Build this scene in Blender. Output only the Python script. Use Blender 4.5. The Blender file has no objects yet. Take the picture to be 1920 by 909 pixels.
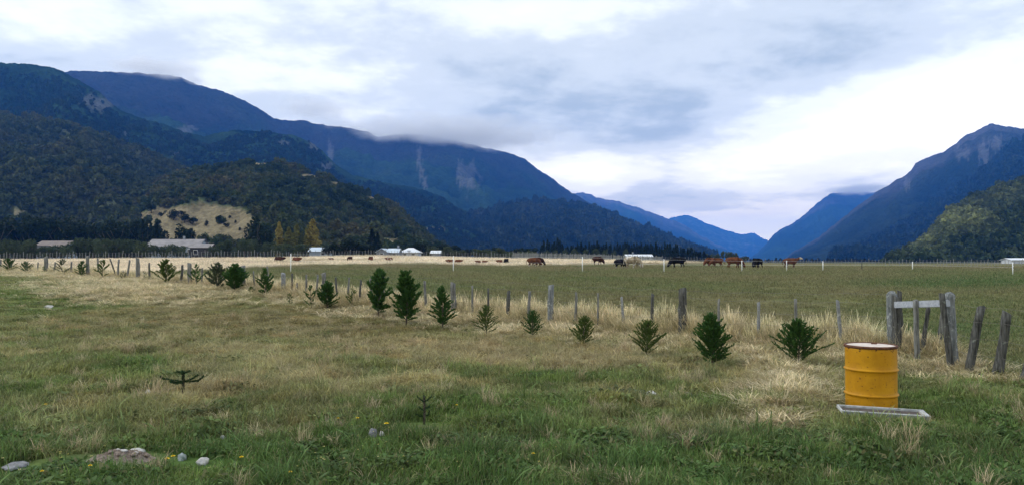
import bpy, bmesh, math, random
import numpy as np
from mathutils import Vector, Matrix, Euler
R = math.radians
rng = np.random.default_rng(7); random.seed(7)
SC = bpy.context.scene
COL = SC.collection

# ------------------------------------------------------------------ camera
F = 1440.0; CX = 960.0; CY = 454.5; HY = 487.0; CAMZ = 1.75
PITCH = math.atan((HY - CY) / F)
cam_d = bpy.data.cameras.new('camera'); cam = bpy.data.objects.new('camera', cam_d); COL.objects.link(cam)
cam.location = (0, 0, CAMZ); cam.rotation_euler = (R(90) + PITCH, 0, 0)
cam_d.sensor_width = 36; cam_d.lens = 36 * F / 1920; cam_d.clip_start = 0.1; cam_d.clip_end = 60000
SC.camera = cam

# ------------------------------------------------------------------ render and exposure
SC.render.engine = 'CYCLES'
cy = SC.cycles
cy.use_denoising = True
try: cy.denoiser = 'OPENIMAGEDENOISE'
except Exception: pass
cy.use_adaptive_sampling = False
cy.max_bounces = 5; cy.diffuse_bounces = 2; cy.glossy_bounces = 1; cy.transmission_bounces = 2
cy.volume_bounces = 2; cy.transparent_max_bounces = 8
cy.sample_clamp_indirect = 4
cy.caustics_reflective = False; cy.caustics_refractive = False
vs = SC.view_settings
vs.view_transform = 'Standard'; vs.look = 'None'; vs.gamma = 1; vs.exposure = 0.38; vs.use_curve_mapping = False

# ------------------------------------------------------------------ node helper
class NT:
    def __init__(s, tree): s.t = tree; s.n = tree.nodes; s.l = tree.links
    def new(s, typ, **kw):
        n = s.n.new(typ)
        for k, v in kw.items(): setattr(n, k, v)
        return n
    def set(s, node, key, val):
        sock = node.inputs[key]
        if isinstance(val, bpy.types.NodeSocket): s.l.new(val, sock)
        elif val is not None: sock.default_value = val
    def math(s, op, a, b=None, c=None, clamp=False):
        n = s.new('ShaderNodeMath', operation=op); n.use_clamp = clamp
        s.set(n, 0, a)
        if b is not None: s.set(n, 1, b)
        if c is not None: s.set(n, 2, c)
        return n.outputs[0]
    def vmath(s, op, a, b=None, out=0):
        n = s.new('ShaderNodeVectorMath', operation=op); s.set(n, 0, a)
        if b is not None: s.set(n, 1, b)
        return n.outputs[out]
    def scale(s, v, f):
        n = s.new('ShaderNodeVectorMath', operation='SCALE'); s.set(n, 0, v); s.set(n, 'Scale', f); return n.outputs[0]
    def mix(s, f, a, b, mode='MIX'):
        n = s.new('ShaderNodeMix', data_type='RGBA', blend_type=mode)
        s.set(n, 0, f)
        for i, v in ((6, a), (7, b)):
            if isinstance(v, (tuple, list)) and len(v) == 3: v = (*v, 1)
            s.set(n, i, v)
        return n.outputs[2]
    def noise(s, vec, scale, detail=3, rough=.55, out=0, dist=0):
        n = s.new('ShaderNodeTexNoise'); s.set(n, 'Vector', vec); s.set(n, 'Scale', scale)
        s.set(n, 'Detail', detail); s.set(n, 'Roughness', rough); s.set(n, 'Distortion', dist); return n.outputs[out]
    def maprange(s, v, a, b, c=0., d=1., smooth=False):
        n = s.new('ShaderNodeMapRange'); n.interpolation_type = 'SMOOTHSTEP' if smooth else 'LINEAR'
        s.set(n, 0, v); s.set(n, 1, a); s.set(n, 2, b); s.set(n, 3, c); s.set(n, 4, d); return n.outputs[0]
    def pos(s): return s.new('ShaderNodeNewGeometry').outputs['Position']
    def obj(s): return s.new('ShaderNodeTexCoord').outputs['Object']
    def mapping(s, v, sc):
        n = s.new('ShaderNodeMapping'); s.set(n, 'Vector', v); s.set(n, 'Scale', sc); return n.outputs[0]
    def bump(s, h, strength=.5, dist=.05):
        n = s.new('ShaderNodeBump'); s.set(n, 'Height', h); s.set(n, 'Strength', strength); s.set(n, 'Distance', dist); return n.outputs[0]

# ------------------------------------------------------------------ world: Nishita sky behind a deck of cloud
SUN_AZ = R(-75); SUN_EL = R(36)           # azimuth from the view axis (+Y) towards +X
w = bpy.data.worlds.new('World'); SC.world = w; w.use_nodes = True
t = NT(w.node_tree); t.n.clear()
out = t.new('ShaderNodeOutputWorld'); bg = t.new('ShaderNodeBackground')
sky = t.new('ShaderNodeTexSky', sky_type='NISHITA'); sky.sun_disc = False
sky.sun_elevation = SUN_EL; sky.sun_rotation = SUN_AZ
dirv = t.vmath('NORMALIZE', t.new('ShaderNodeTexCoord').outputs['Generated'])
sep = t.new('ShaderNodeSeparateXYZ'); t.set(sep, 0, dirv)
dz = t.math('MAXIMUM', sep.outputs[2], 0.0)
inv = t.math('DIVIDE', 1.0, t.math('ADD', dz, 0.16))
cmb = t.new('ShaderNodeCombineXYZ')
t.set(cmb, 0, t.math('MULTIPLY', sep.outputs[0], inv)); t.set(cmb, 1, t.math('MULTIPLY', sep.outputs[1], inv)); t.set(cmb, 2, 3.7)
cp = cmb.outputs[0]
n1 = t.noise(cp, 0.9, 5, .52, dist=.15)
n2 = t.noise(cp, 2.6, 6, .55, dist=.2)
n3 = t.noise(dirv, 5.0, 4, .5)
def pdir(px, py):
    dx = (px - CX) / F; dy = (CY - py) / F; ca, sa = math.cos(PITCH), math.sin(PITCH)
    return Vector((dx, ca - dy * sa, sa + dy * ca))
n4 = t.noise(cp, 9.0, 6, .6, dist=.1)
val = t.math('ADD', t.math('ADD', t.math('MULTIPLY', n1, .46), t.math('MULTIPLY', n2, .40)), t.math('MULTIPLY', n4, .14))
val = t.math('ADD', t.math('MULTIPLY', t.math('SUBTRACT', val, .5), 2.1), .57)
wob = t.math('MULTIPLY', t.math('SUBTRACT', n3, .5), 1.0)
# patches of thicker (dark) and thinner (bright) cloud: direction, half-widths across and up, weight
for px, py, rx, ry, wt in ((1270, 215, 240, 50, -.24), (1210, 150, 360, 80, -.14), (870, 200, 150, 40, -.10), (1290, 378, 130, 20, -.26), (1640, 300, 110, 22, -.20), (1240, 250, 60, 30, -.15),
                           (150, 60, 240, 60, -.06), (1105, 335, 62, 26, .40), (1600, 230, 190, 60, .42), (1400, 325, 110, 28, .28), (1450, 420, 150, 40, .35),
                           (60, 30, 120, 40, .20), (620, 60, 260, 70, .12), (560, 170, 200, 40, .12), (1850, 150, 140, 90, .25), (1650, 30, 230, 60, -.10), (1120, 25, 160, 25, .14), (1500, 120, 220, 50, -.12)):
    d = pdir(px, py).normalized()
    rt = Vector((d.y, -d.x, 0)).normalized(); up = rt.cross(d)
    a = t.math('DIVIDE', t.vmath('DOT_PRODUCT', dirv, tuple(rt), out=1), rx / F)
    b = t.math('DIVIDE', t.vmath('DOT_PRODUCT', dirv, tuple(up), out=1), ry / F)
    r2 = t.math('ADD', t.math('MULTIPLY', a, a), t.math('MULTIPLY', b, b))
    r2 = t.math('ADD', r2, wob)
    g = t.math('MULTIPLY', t.math('POWER', 2.718, t.math('MULTIPLY', t.math('MAXIMUM', r2, 0.), -.7)), t.math('GREATER_THAN', sep.outputs[1], 0.))
    val = t.math('ADD', val, t.math('MULTIPLY', g, wt))
ramp = t.new('ShaderNodeValToRGB'); t.set(ramp, 0, val)
cr = ramp.color_ramp; cr.interpolation = 'EASE'
cr.elements[0].position = .12; cr.elements[0].color = (.37, .44, .51, 1)
cr.elements[1].position = 1.0; cr.elements[1].color = (1.05, 1.11, 1.09, 1)
e = cr.elements.new(.42); e.color = (.59, .65, .705, 1)
e = cr.elements.new(.70); e.color = (.88, .925, .95, 1)
# the low deck is thin and bright along the horizon
hz = t.new('ShaderNodeValToRGB'); t.set(hz, 0, t.math('MULTIPLY', dz, 2.0))
h = hz.color_ramp; h.interpolation = 'EASE'
h.elements[0].position = .0; h.elements[0].color = (4.0, 3.2, 1.85, 1)
h.elements[1].position = .75; h.elements[1].color = (1.12, 1.10, 1.06, 1)
for p_, c_ in ((.10, (3.0, 2.45, 1.6)), (.2, (1.9, 1.68, 1.33)), (.36, (1.36, 1.3, 1.2))):
    e = h.elements.new(p_); e.color = (*c_, 1)
cloud = t.mix(1.0, ramp.outputs[0], hz.outputs[0], 'MULTIPLY')
skyc = t.scale(sky.outputs[0], .10)
mixed = t.mix(.94, skyc, cloud)
t.set(bg, 'Color', mixed); t.set(bg, 'Strength', 1.0); t.l.new(bg.outputs[0], out.inputs[0])
w.cycles.sampling_method = 'MANUAL'; w.cycles.sample_map_resolution = 512

sd = bpy.data.lights.new('sun', 'SUN'); sun = bpy.data.objects.new('sun', sd); COL.objects.link(sun)
sd.energy = 1.35; sd.angle = R(12); sd.color = (1, .97, .86)
sv = Vector((math.sin(SUN_AZ) * math.cos(SUN_EL), math.cos(SUN_AZ) * math.cos(SUN_EL), math.sin(SUN_EL)))
sun.rotation_euler = sv.to_track_quat('Z', 'Y').to_euler()

# ------------------------------------------------------------------ numeric noise
def _hash(ix, iy, seed):
    h = (ix.astype(np.int64) * 374761393 + iy.astype(np.int64) * 668265263 + seed * 1442695041) & 0xffffffff
    h = ((h ^ (h >> 13)) * 1274126177) & 0xffffffff
    return ((h ^ (h >> 16)) & 0xffff) / 65535.0
def vnoise(x, y, seed=0):
    x = np.asarray(x, float); y = np.asarray(y, float)
    ix = np.floor(x); iy = np.floor(y); fx = x - ix; fy = y - iy
    ux = fx * fx * fx * (fx * (fx * 6 - 15) + 10); uy = fy * fy * fy * (fy * (fy * 6 - 15) + 10)
    def g(a, b):
        an = _hash(ix + a, iy + b, seed) * 2 * np.pi
        return np.cos(an) * (fx - a) + np.sin(an) * (fy - b)
    n = (g(0, 0) * (1 - ux) + g(1, 0) * ux) * (1 - uy) + (g(0, 1) * (1 - ux) + g(1, 1) * ux) * uy
    return n * 1.5
def fbm(x, y, o=4, seed=0, g=.5):
    s = 0; a = 1; tot = 0
    for i in range(o): s = s + a * vnoise(x * 2 ** i + 17.3 * i, y * 2 ** i - 9.1 * i, seed + i); tot += a; a *= g
    return s / tot
def ridged(x, y, o=4, seed=0, g=.5):
    s = 0; a = 1; tot = 0
    for i in range(o): s = s + a * (1 - 2 * np.abs(vnoise(x * 2 ** i + 7.3 * i, y * 2 ** i - 3.1 * i, seed + i))); tot += a; a *= g
    return s / tot
def sstep(a, b, x): k = np.clip((x - a) / (b - a), 0, 1); return k * k * (3 - 2 * k)

# ------------------------------------------------------------------ terrain height
_TY = np.log(np.array([6, 10, 17, 24, 31, 40, 52, 70, 108, 130, 150, 170, 250, 600, 3000, 16000.]))
_TU = np.array([-.66, -.3, -.18, 0., .12, .35])
_c = 1.75 * 1440
_TO = np.array([[_c/6, _c/10, _c/17, 96, 58, 40, 27, 20, 14, 6, 1.5, 0, -1, 0, 2, 2],
                [_c/6, _c/10, _c/17, 96, 58, 40, 26, 20, 15, 6, 0, -4, -3, 0, 2, 2],
                [_c/6, _c/10, _c/17, 96, 59, 41, 27, 21, 15, 6, 0, -8, -6, 0, 2, 2],
                [_c/6, _c/10, _c/17, 96, 60, 42, 30, 23, 15, 9, 3, -2, -3, 0, 2, 2],
                [_c/6, _c/10, _c/17, 96, 60, 42, 31, 23.5, 15, 10, 5, 0, 0, 1.5, 2.5, 2.5],
                [_c/6, _c/10, _c/17, 96, 60, 42, 31, 23.5, 15.5, 12, 9.5, 8, 6.5, 5, 3.5, 3]])
def zg(X, Y, fine=True):
    X = np.asarray(X, float); Y = np.asarray(Y, float)
    Yc = np.maximum(Y, 6.0); u = np.clip(X / Yc, -.66, .35); ly = np.log(np.minimum(Yc, 16000))
    iy = np.clip(np.searchsorted(_TY, ly) - 1, 0, len(_TY) - 2); fy = (ly - _TY[iy]) / (_TY[iy + 1] - _TY[iy])
    iu = np.clip(np.searchsorted(_TU, u) - 1, 0, len(_TU) - 2); fu = (u - _TU[iu]) / (_TU[iu + 1] - _TU[iu])
    zt = CAMZ - _TO / 1440 * np.exp(_TY)
    # interpolate heights in plan so that the slopes stay gentle
    fyl = (Yc - np.exp(_TY[iy])) / (np.exp(_TY[iy + 1]) - np.exp(_TY[iy])); fyl = np.clip(fyl, 0, 1)
    fyl = fyl * .5 + .5 * fyl * fyl * (3 - 2 * fyl)
    z = (zt[iu, iy] * (1 - fu) + zt[iu + 1, iy] * fu) * (1 - fyl) + (zt[iu, iy + 1] * (1 - fu) + zt[iu + 1, iy + 1] * fu) * fyl
    if fine:
        z = z + .09 * fbm(X / 1.1, Y / 1.1, 3, 5) * sstep(60, 20, Y) + .09 * fbm(X / 5, Y / 5, 2, 9) * sstep(4, 12, Y) * sstep(400, 100, Y)
    z = z - .05 * np.exp(-(((X - 4.25) / .75) ** 2 + ((Y - 9.0) / .6) ** 2))
    return z
def zg1(x, y): return float(zg(np.array([x]), np.array([y]))[0])
_ca, _sa = math.cos(PITCH), math.sin(PITCH)
def ray(px, py):
    dx = (px - CX) / F; dy = (CY - py) / F
    y = _ca - dy * _sa; z = _sa + dy * _ca
    return dx / y, z / y                                # per metre of Y
def at(px, py, Y):
    tx, tz = ray(px, py); return (tx * Y, Y, CAMZ + tz * Y)
def proj(X, Y, Z):
    z = Z - CAMZ; d = Y * _ca + z * _sa; v = -Y * _sa + z * _ca
    d = np.maximum(d, .1)
    return CX + F * X / d, CY - F * v / d
_YS = np.exp(np.linspace(math.log(4), math.log(3000), 1500))
def onground(px, py):
    tx, tz = ray(px, py)
    dz_ = CAMZ + tz * _YS - zg(tx * _YS, _YS)
    k = np.nonzero(dz_ <= 0)[0]
    i = int(k[0]) if len(k) else len(_YS) - 1
    Y = float(_YS[i]); X = tx * Y
    return X, Y, zg1(X, Y)

# ------------------------------------------------------------------ mesh and object helpers
def mesh_np(name, V, Fq, mat=None, smooth=False, attrs=None, mats=None, midx=None):
    """V (n,3); Fq: list of arrays of faces (each (m,k)) or one array."""
    if isinstance(Fq, np.ndarray): Fq = [Fq]
    me = bpy.data.meshes.new(name)
    V = np.asarray(V, np.float32); me.vertices.add(len(V)); me.vertices.foreach_set('co', V.ravel())
    if len(Fq):
        loops = np.concatenate([f.ravel() for f in Fq]).astype(np.int32)
        tot = np.concatenate([np.full(len(f), f.shape[1]) for f in Fq]).astype(np.int32)
        st = np.concatenate([[0], np.cumsum(tot)[:-1]]).astype(np.int32)
        me.loops.add(len(loops)); me.loops.foreach_set('vertex_index', loops)
        me.polygons.add(len(tot)); me.polygons.foreach_set('loop_start', st); me.polygons.foreach_set('loop_total', tot)
        if smooth: me.polygons.foreach_set('use_smooth', np.ones(len(tot), bool))
        me.update(calc_edges=True)
    for nm, (typ, arr) in (attrs or {}).items():
        a = me.attributes.new(nm, typ, 'POINT'); arr = np.asarray(arr, np.float32 if typ != 'INT' else np.int32)
        a.data.foreach_set('color' if typ == 'FLOAT_COLOR' else 'vector' if typ == 'FLOAT_VECTOR' else 'value', arr.ravel())
    if mat is not None: me.materials.append(mat)
    me.validate()
    return me
def link(name, me, parent=None, loc=(0, 0, 0), rot=(0, 0, 0)):
    o = bpy.data.objects.new(name, me); COL.objects.link(o); o.location = loc; o.rotation_euler = rot
    if parent is not None: o.parent = parent
    return o
def tag(o, label=None, cat=None, group=None, kind=None):
    if label: o['label'] = label
    if cat: o['category'] = cat
    if group: o['group'] = group
    if kind: o['kind'] = kind
    return o
def empty(name, loc, rz=0, label=None, cat=None, group=None, scale=1.0):
    o = bpy.data.objects.new(name, None); COL.objects.link(o); o.location = loc; o.rotation_euler = (0, 0, rz)
    o.scale = (scale,) * 3; o.empty_display_size = .1
    return tag(o, label, cat, group)
def copy_thing(src, loc, rz, scale, label, group=None):
    r = src.copy(); COL.objects.link(r); r.location = loc; r.rotation_euler = (0, 0, rz)
    r.scale = scale if isinstance(scale, tuple) else (scale,) * 3
    r['label'] = label
    if group: r['group'] = group
    for ch in list(src.children):
        c = ch.copy(); COL.objects.link(c); c.parent = r
        for g in list(ch.children):
            d = g.copy(); COL.objects.link(d); d.parent = c
    return r
class MB:
    """collects shapes for one mesh"""
    def __init__(s): s.v = []; s.f = []
    def add(s, vs_, fs):
        o = len(s.v); s.v += [tuple(p) for p in vs_]; s.f += [tuple(i + o for i in q) for q in fs]
    def box(s, x0, x1, y0, y1, z0, z1, m=None):
        v = [Vector(p) for p in ((x0,y0,z0),(x1,y0,z0),(x1,y1,z0),(x0,y1,z0),(x0,y0,z1),(x1,y0,z1),(x1,y1,z1),(x0,y1,z1))]
        if m: v = [m @ p for p in v]
        s.add(v, [(0,3,2,1),(4,5,6,7),(0,1,5,4),(1,2,6,5),(2,3,7,6),(3,0,4,7)])
    def tube(s, pts, rad, n=8, cap=True, jitter=0, seed=0):
        rs = random.Random(seed); pts = [Vector(p) for p in pts]; rings = []
        for i, p in enumerate(pts):
            d = (pts[min(i+1, len(pts)-1)] - pts[max(i-1, 0)]).normalized()
            a = d.orthogonal().normalized() if abs(d.z) < .9 else Vector((1,0,0)) - d * d.x
            a.normalize(); b = d.cross(a)
            r = rad[i] if isinstance(rad, (list, tuple)) else rad
            ring = []
            for k in range(n):
                q = 2*math.pi*k/n; rr = r * (1 + jitter*(rs.random()-.5)*2)
                ring.append(p + a*math.cos(q)*rr + b*math.sin(q)*rr)
            rings.append(ring)
        vs_ = [v for r_ in rings for v in r_]
        fs = [(i*n+k, i*n+(k+1)%n, (i+1)*n+(k+1)%n, (i+1)*n+k) for i in range(len(pts)-1) for k in range(n)]
        if cap: fs += [tuple(range(n-1,-1,-1)), tuple(range((len(pts)-1)*n, len(pts)*n))]
        s.add(vs_, fs)
    def mesh(s, name, mat, smooth=False, bevel=0):
        me = bpy.data.meshes.new(name); me.from_pydata(s.v, [], s.f); me.materials.append(mat)
        bm = bmesh.new(); bm.from_mesh(me); bmesh.ops.recalc_face_normals(bm, faces=bm.faces)
        if bevel: bmesh.ops.bevel(bm, geom=bm.edges[:], offset=bevel, segments=2, affect='EDGES', clamp_overlap=True)
        bm.to_mesh(me); bm.free()
        if smooth:
            for p in me.polygons: p.use_smooth = True
        return me

# ------------------------------------------------------------------ materials
def new_mat(name):
    m = bpy.data.materials.new(name); m.use_nodes = True; t = NT(m.node_tree); t.n.clear()
    o = t.new('ShaderNodeOutputMaterial'); p = t.new('ShaderNodeBsdfPrincipled'); t.l.new(p.outputs[0], o.inputs[0])
    return m, t, p
def simple(name, c1, c2, scale=5, rough=.8, bump=.0, bdist=.01, stretch=(1,1,1), spec=.3, metal=0, detail=5, lo=.35, hi=.65):
    m, t, p = new_mat(name)
    v = t.mapping(t.obj(), stretch); n = t.noise(v, scale, detail, .6)
    t.set(p, 'Base Color', t.mix(t.maprange(n, lo, hi), c1, c2)); t.set(p, 'Roughness', rough)
    t.set(p, 'Specular IOR Level', spec); t.set(p, 'Metallic', metal)
    if bump: t.set(p, 'Normal', t.bump(n, bump, bdist))
    return m
def leaf_mat(name, c1, c2, inst=False, trans=.25, scale=3.0):
    m, t, p = new_mat(name)
    n = t.noise(t.obj(), scale, 3, .6)
    c = t.mix(t.maprange(n, .35, .65), c1, c2)
    if inst:
        a = t.new('ShaderNodeAttribute', attribute_type='INSTANCER', attribute_name='gcol')
        c = t.mix(1.0, c, a.outputs['Color'], 'MULTIPLY')
    t.set(p, 'Base Color', c); t.set(p, 'Roughness', .75); t.set(p, 'Specular IOR Level', .15)
    tr = t.new('ShaderNodeBsdfTranslucent'); t.set(tr, 'Color', c)
    mx = t.new('ShaderNodeMixShader'); t.set(mx, 0, trans); t.l.new(p.outputs[0], mx.inputs[1]); t.l.new(tr.outputs[0], mx.inputs[2])
    o = [x for x in t.n if x.type == 'OUTPUT_MATERIAL'][0]; t.l.new(mx.outputs[0], o.inputs[0])
    return m

# ground: vertex colour of the turf, broken up by noise
def ground_mat():
    m, t, p = new_mat('turf')
    a = t.new('ShaderNodeAttribute', attribute_type='GEOMETRY', attribute_name='gcol')
    P = t.pos()
    n0 = t.noise(P, .23, 4, .6); n1 = t.noise(P, 1.7, 4, .65); n2 = t.noise(P, 14., 3, .7)
    k = t.math('ADD', t.math('MULTIPLY', t.maprange(n0, .3, .7), .30), t.math('ADD', t.math('MULTIPLY', t.maprange(n1, .3, .7), .45), t.math('MULTIPLY', t.maprange(n2, .3, .7), .5)))
    k = t.math('ADD', k, .40)
    c = t.mix(1.0, a.outputs['Color'], k, 'MULTIPLY')
    c2 = t.mix(t.maprange(t.noise(P, .6, 4, .6), .55, .8, 0, .35), c, t.mix(1.0, c, (1.5, 1.25, .95), 'MULTIPLY'))
    t.set(p, 'Base Color', c2); t.set(p, 'Roughness', .95); t.set(p, 'Specular IOR Level', .05)
    t.set(p, 'Normal', t.bump(t.math('ADD', n2, n1), .6, .08))
    return m

# ------------------------------------------------------------------ turf colour and masks (given in the photo's coordinates of the ground point)
S_F = 20.2                                             # the long fence runs along X + Y = S_F
def blob(px, py, cx, cy_, rx, ry): return np.exp(-(((px - cx) / rx) ** 2 + ((py - cy_) / ry) ** 2))
def masks(X, Y):
    Z = zg(X, Y, False); px, py = proj(X, Y, Z)
    nz = fbm(X / 3.1, Y / 3.1, 4, 21); nz2 = fbm(X / .9, Y / .9, 3, 33)
    fd = (X + Y - S_F) / 1.414                          # signed distance to the fence line (+ beyond)
    inside = sstep(6.9, 7.3, X) * (Y < 13.6)            # beyond the short fence on the right
    beyond = np.maximum(fd > 0, inside > .5)
    near = (fd < 0) & (X < 7.6)
    tall = np.exp(-((fd - .45) / np.where(fd > .45, 1.0, 1.35)) ** 2) * sstep(2, 5, Y) * (X < 7.4) + .42 * np.exp(-((X - 7.2) / .4) ** 2) * (Y < 14) * (Y > 9.5)
    tall = np.maximum(tall, .85 * np.exp(-((fd + .8) / 1.6) ** 2) * sstep(30, 38, Y) * sstep(62, 45, Y))
    tall = np.maximum(tall, .8 * blob(px, py, 300, 545, 190, 20) * near)
    tall = np.maximum(tall, .75 * blob(px, py, 1470, 735, 60, 45) * near)
    tall = np.clip(tall + .5 * nz2 * (tall > .1), 0, 1)
    dry = .20 + .65 * nz + .5 * nz2
    dry = dry + .65 * blob(px, py, 950, 650, 420, 34) + .55 * blob(px, py, 640, 722, 190, 26) + .5 * blob(px, py, 330, 735, 150, 14) + .5 * blob(px, py, 1150, 680, 200, 14)
    dry = dry + .5 * blob(px, py, 1480, 720, 110, 70) + .35 * blob(px, py, 1330, 800, 160, 20) + .3 * blob(px, py, 500, 590, 330, 30) + .15 * blob(px, py, 300, 640, 300, 40)
    dry = dry - .75 * blob(px, py, 900, 772, 190, 24) - .6 * blob(px, py, 1150, 712, 140, 18) - .5 * blob(px, py, 1350, 745, 120, 18) - .45 * blob(px, py, 100, 560, 140, 22) - .35 * blob(px, py, 250, 700, 120, 30)
    dry = dry + .12 * sstep(900, 700, py) - .28 * sstep(790, 850, py) - .30 * blob(px, py, 1800, 760, 250, 60)
    dry = np.where(near, dry, .25 + .35 * nz)
    dry = np.clip(np.maximum(dry, tall), 0, 1)
    brown = np.clip(.95 * blob(px, py, 600, 605, 420, 34) + .35 * blob(px, py, 350, 790, 200, 26) + .3 * blob(px, py, 1000, 660, 250, 26), 0, 1) * near
    lush = sstep(770, 850, py) * (.75 + .6 * nz)
    return px, py, fd, near, tall, dry, brown, np.clip(lush, 0, 1)
GREEN = np.array([.096, .146, .036]); LUSH = np.array([.054, .108, .026]); STRAW = np.array([.36, .30, .155]); BROWN = np.array([.140, .112, .044]); PAST = np.array([.118, .142, .050])
STRAWF = np.array([.74, .635, .48])
def lerp(a, b, k): return a * (1 - k[..., None]) + b * k[..., None]
def turf_colour(X, Y, M=None):
    px, py, fd, near, tall, dry, brown, lush = M if M is not None else masks(X, Y)
    c = lerp(np.broadcast_to(GREEN, X.shape + (3,)), STRAW, dry * .85)
    c = lerp(c, BROWN, brown * .75); c = lerp(c, LUSH, lush * (1 - dry) * .9)
    # pasture beyond the fence
    n = fbm(X / 11, Y / 11, 4, 51); n2 = fbm(X / 30, Y / 8, 3, 61)
    p = lerp(np.broadcast_to(PAST, X.shape + (3,)), np.array([.18, .145, .078]), np.clip(.30 + n * .7 + n2 * .6 + .35 * sstep(60, 110, Y), 0, 1))
    p = lerp(p, np.array([.075, .105, .035]), np.clip(-n * 1.2 + .15, 0, 1) * .7)
    p = lerp(p, np.array([.06, .115, .035]), np.clip(.9 * blob(px, py, 1850, 530, 220, 12) + .5 * blob(px, py, 1800, 620, 200, 25), 0, 1))
    edge = np.interp(px, [-400, 0, 250, 460, 520, 600, 800, 870, 950, 1150, 1300, 1480, 1700, 3000], [520, 518, 514, 503, 499, 496, 493.5, 496, 498, 494, 491.5, 490.5, 491, 492])
    wob = 1.6 * fbm(px / 90, py / 6, 3, 71)
    s = sstep(1.6, -1.2, py - (edge + wob)) * (Y > 25)
    sf = lerp(np.broadcast_to(STRAWF, X.shape + (3,)), np.array([.36, .29, .19]), np.clip(.15 + n + .5 * n2 + .8 * sstep(1250, 1450, px), 0, 1))
    p = lerp(p, sf, s)
    bey = sstep(.2, 1.2, fd) * (X < 7.1) + (X >= 7.1) * 1.0
    bey = np.clip(bey * (1 - .7 * np.clip(tall, 0, 1)), 0, 1)
    c = lerp(c, p, bey)
    far = sstep(175, 215, Y)
    c = lerp(c, lerp(np.broadcast_to(np.array([.055, .07, .032]), X.shape + (3,)), np.array([.2, .165, .09]), np.clip(.4 + 1.2 * fbm(X / 120, Y / 120, 3, 81), 0, 1)), far)
    dirt = np.clip(sum(blob(px, py, *b) for b in ((230, 856, 60, 10), (800, 800, 40, 7), (895, 838, 60, 9), (1290, 832, 70, 9), (1180, 740, 60, 5), (110, 778, 16, 4), (1480, 795, 30, 6))), 0, 1) * near
    c = lerp(c, np.array([.12, .095, .07]), dirt * .75)
    return c

# ------------------------------------------------------------------ ground sheet
ys = np.concatenate([-np.geomspace(1500, 6, 24), np.arange(-4, 4, 1.), np.arange(4, 62, .16), np.geomspace(62.2, 260, 190), np.geomspace(263, 15500, 90)])
us = np.linspace(-1.25, 1.25, 420)
YY = np.repeat(ys[:, None], len(us), 1); XX = us[None, :] * np.maximum(np.abs(YY), 30)
ZZ = zg(XX, YY)
GC = turf_colour(XX.ravel(), YY.ravel())
nr, nc = XX.shape
def grid_faces(nr, nc):
    i = np.arange(nr - 1)[:, None] * nc + np.arange(nc - 1)[None, :]; i = i.ravel()
    return np.stack([i, i + 1, i + nc + 1, i + nc], 1)
me = mesh_np('ground', np.stack([XX, YY, ZZ], -1).reshape(-1, 3), grid_faces(nr, nc), ground_mat(), True,
             {'gcol': ('FLOAT_COLOR', np.concatenate([GC, np.ones((len(GC), 1))], 1))})
tag(link('ground', me), 'green and straw coloured valley floor running out to the mountains', None, None, 'structure')

# ------------------------------------------------------------------ mountains: real terrain bodies
def mountain_mat(name, clump, bstr, dark=.55, haze_tint=None):
    m, t, p = new_mat(name)
    a = t.new('ShaderNodeAttribute', attribute_type='GEOMETRY', attribute_name='mcol')
    P = t.pos()
    n1 = t.noise(P, 1 / clump, 6, .75); n2 = t.noise(P, 1 / (clump * 7), 4, .6)
    vor = t.new('ShaderNodeTexVoronoi'); t.set(vor, 'Vector', P); t.set(vor, 'Scale', 1.6 / clump)
    k = t.math('ADD', t.math('MULTIPLY', t.maprange(n1, .3, .7), .7), t.math('MULTIPLY', t.maprange(n2, .3, .7), .6))
    k = t.math('ADD', k, t.math('MULTIPLY', vor.outputs['Distance'], -.4)); k = t.math('ADD', k, dark)
    t.set(p, 'Base Color', t.mix(1.0, a.outputs['Color'], k, 'MULTIPLY')); t.set(p, 'Roughness', 1); t.set(p, 'Specular IOR Level', .0)
    t.set(p, 'Normal', t.bump(t.math('ADD', n1, t.math('MULTIPLY', vor.outputs['Distance'], -1.)), bstr, clump * .5))
    return m
FOREST = np.array([.015, .030, .017]); ROCK = np.array([.12, .12, .13]); TAN = np.array([.20, .168, .10])
LAYERS = {}
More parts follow.
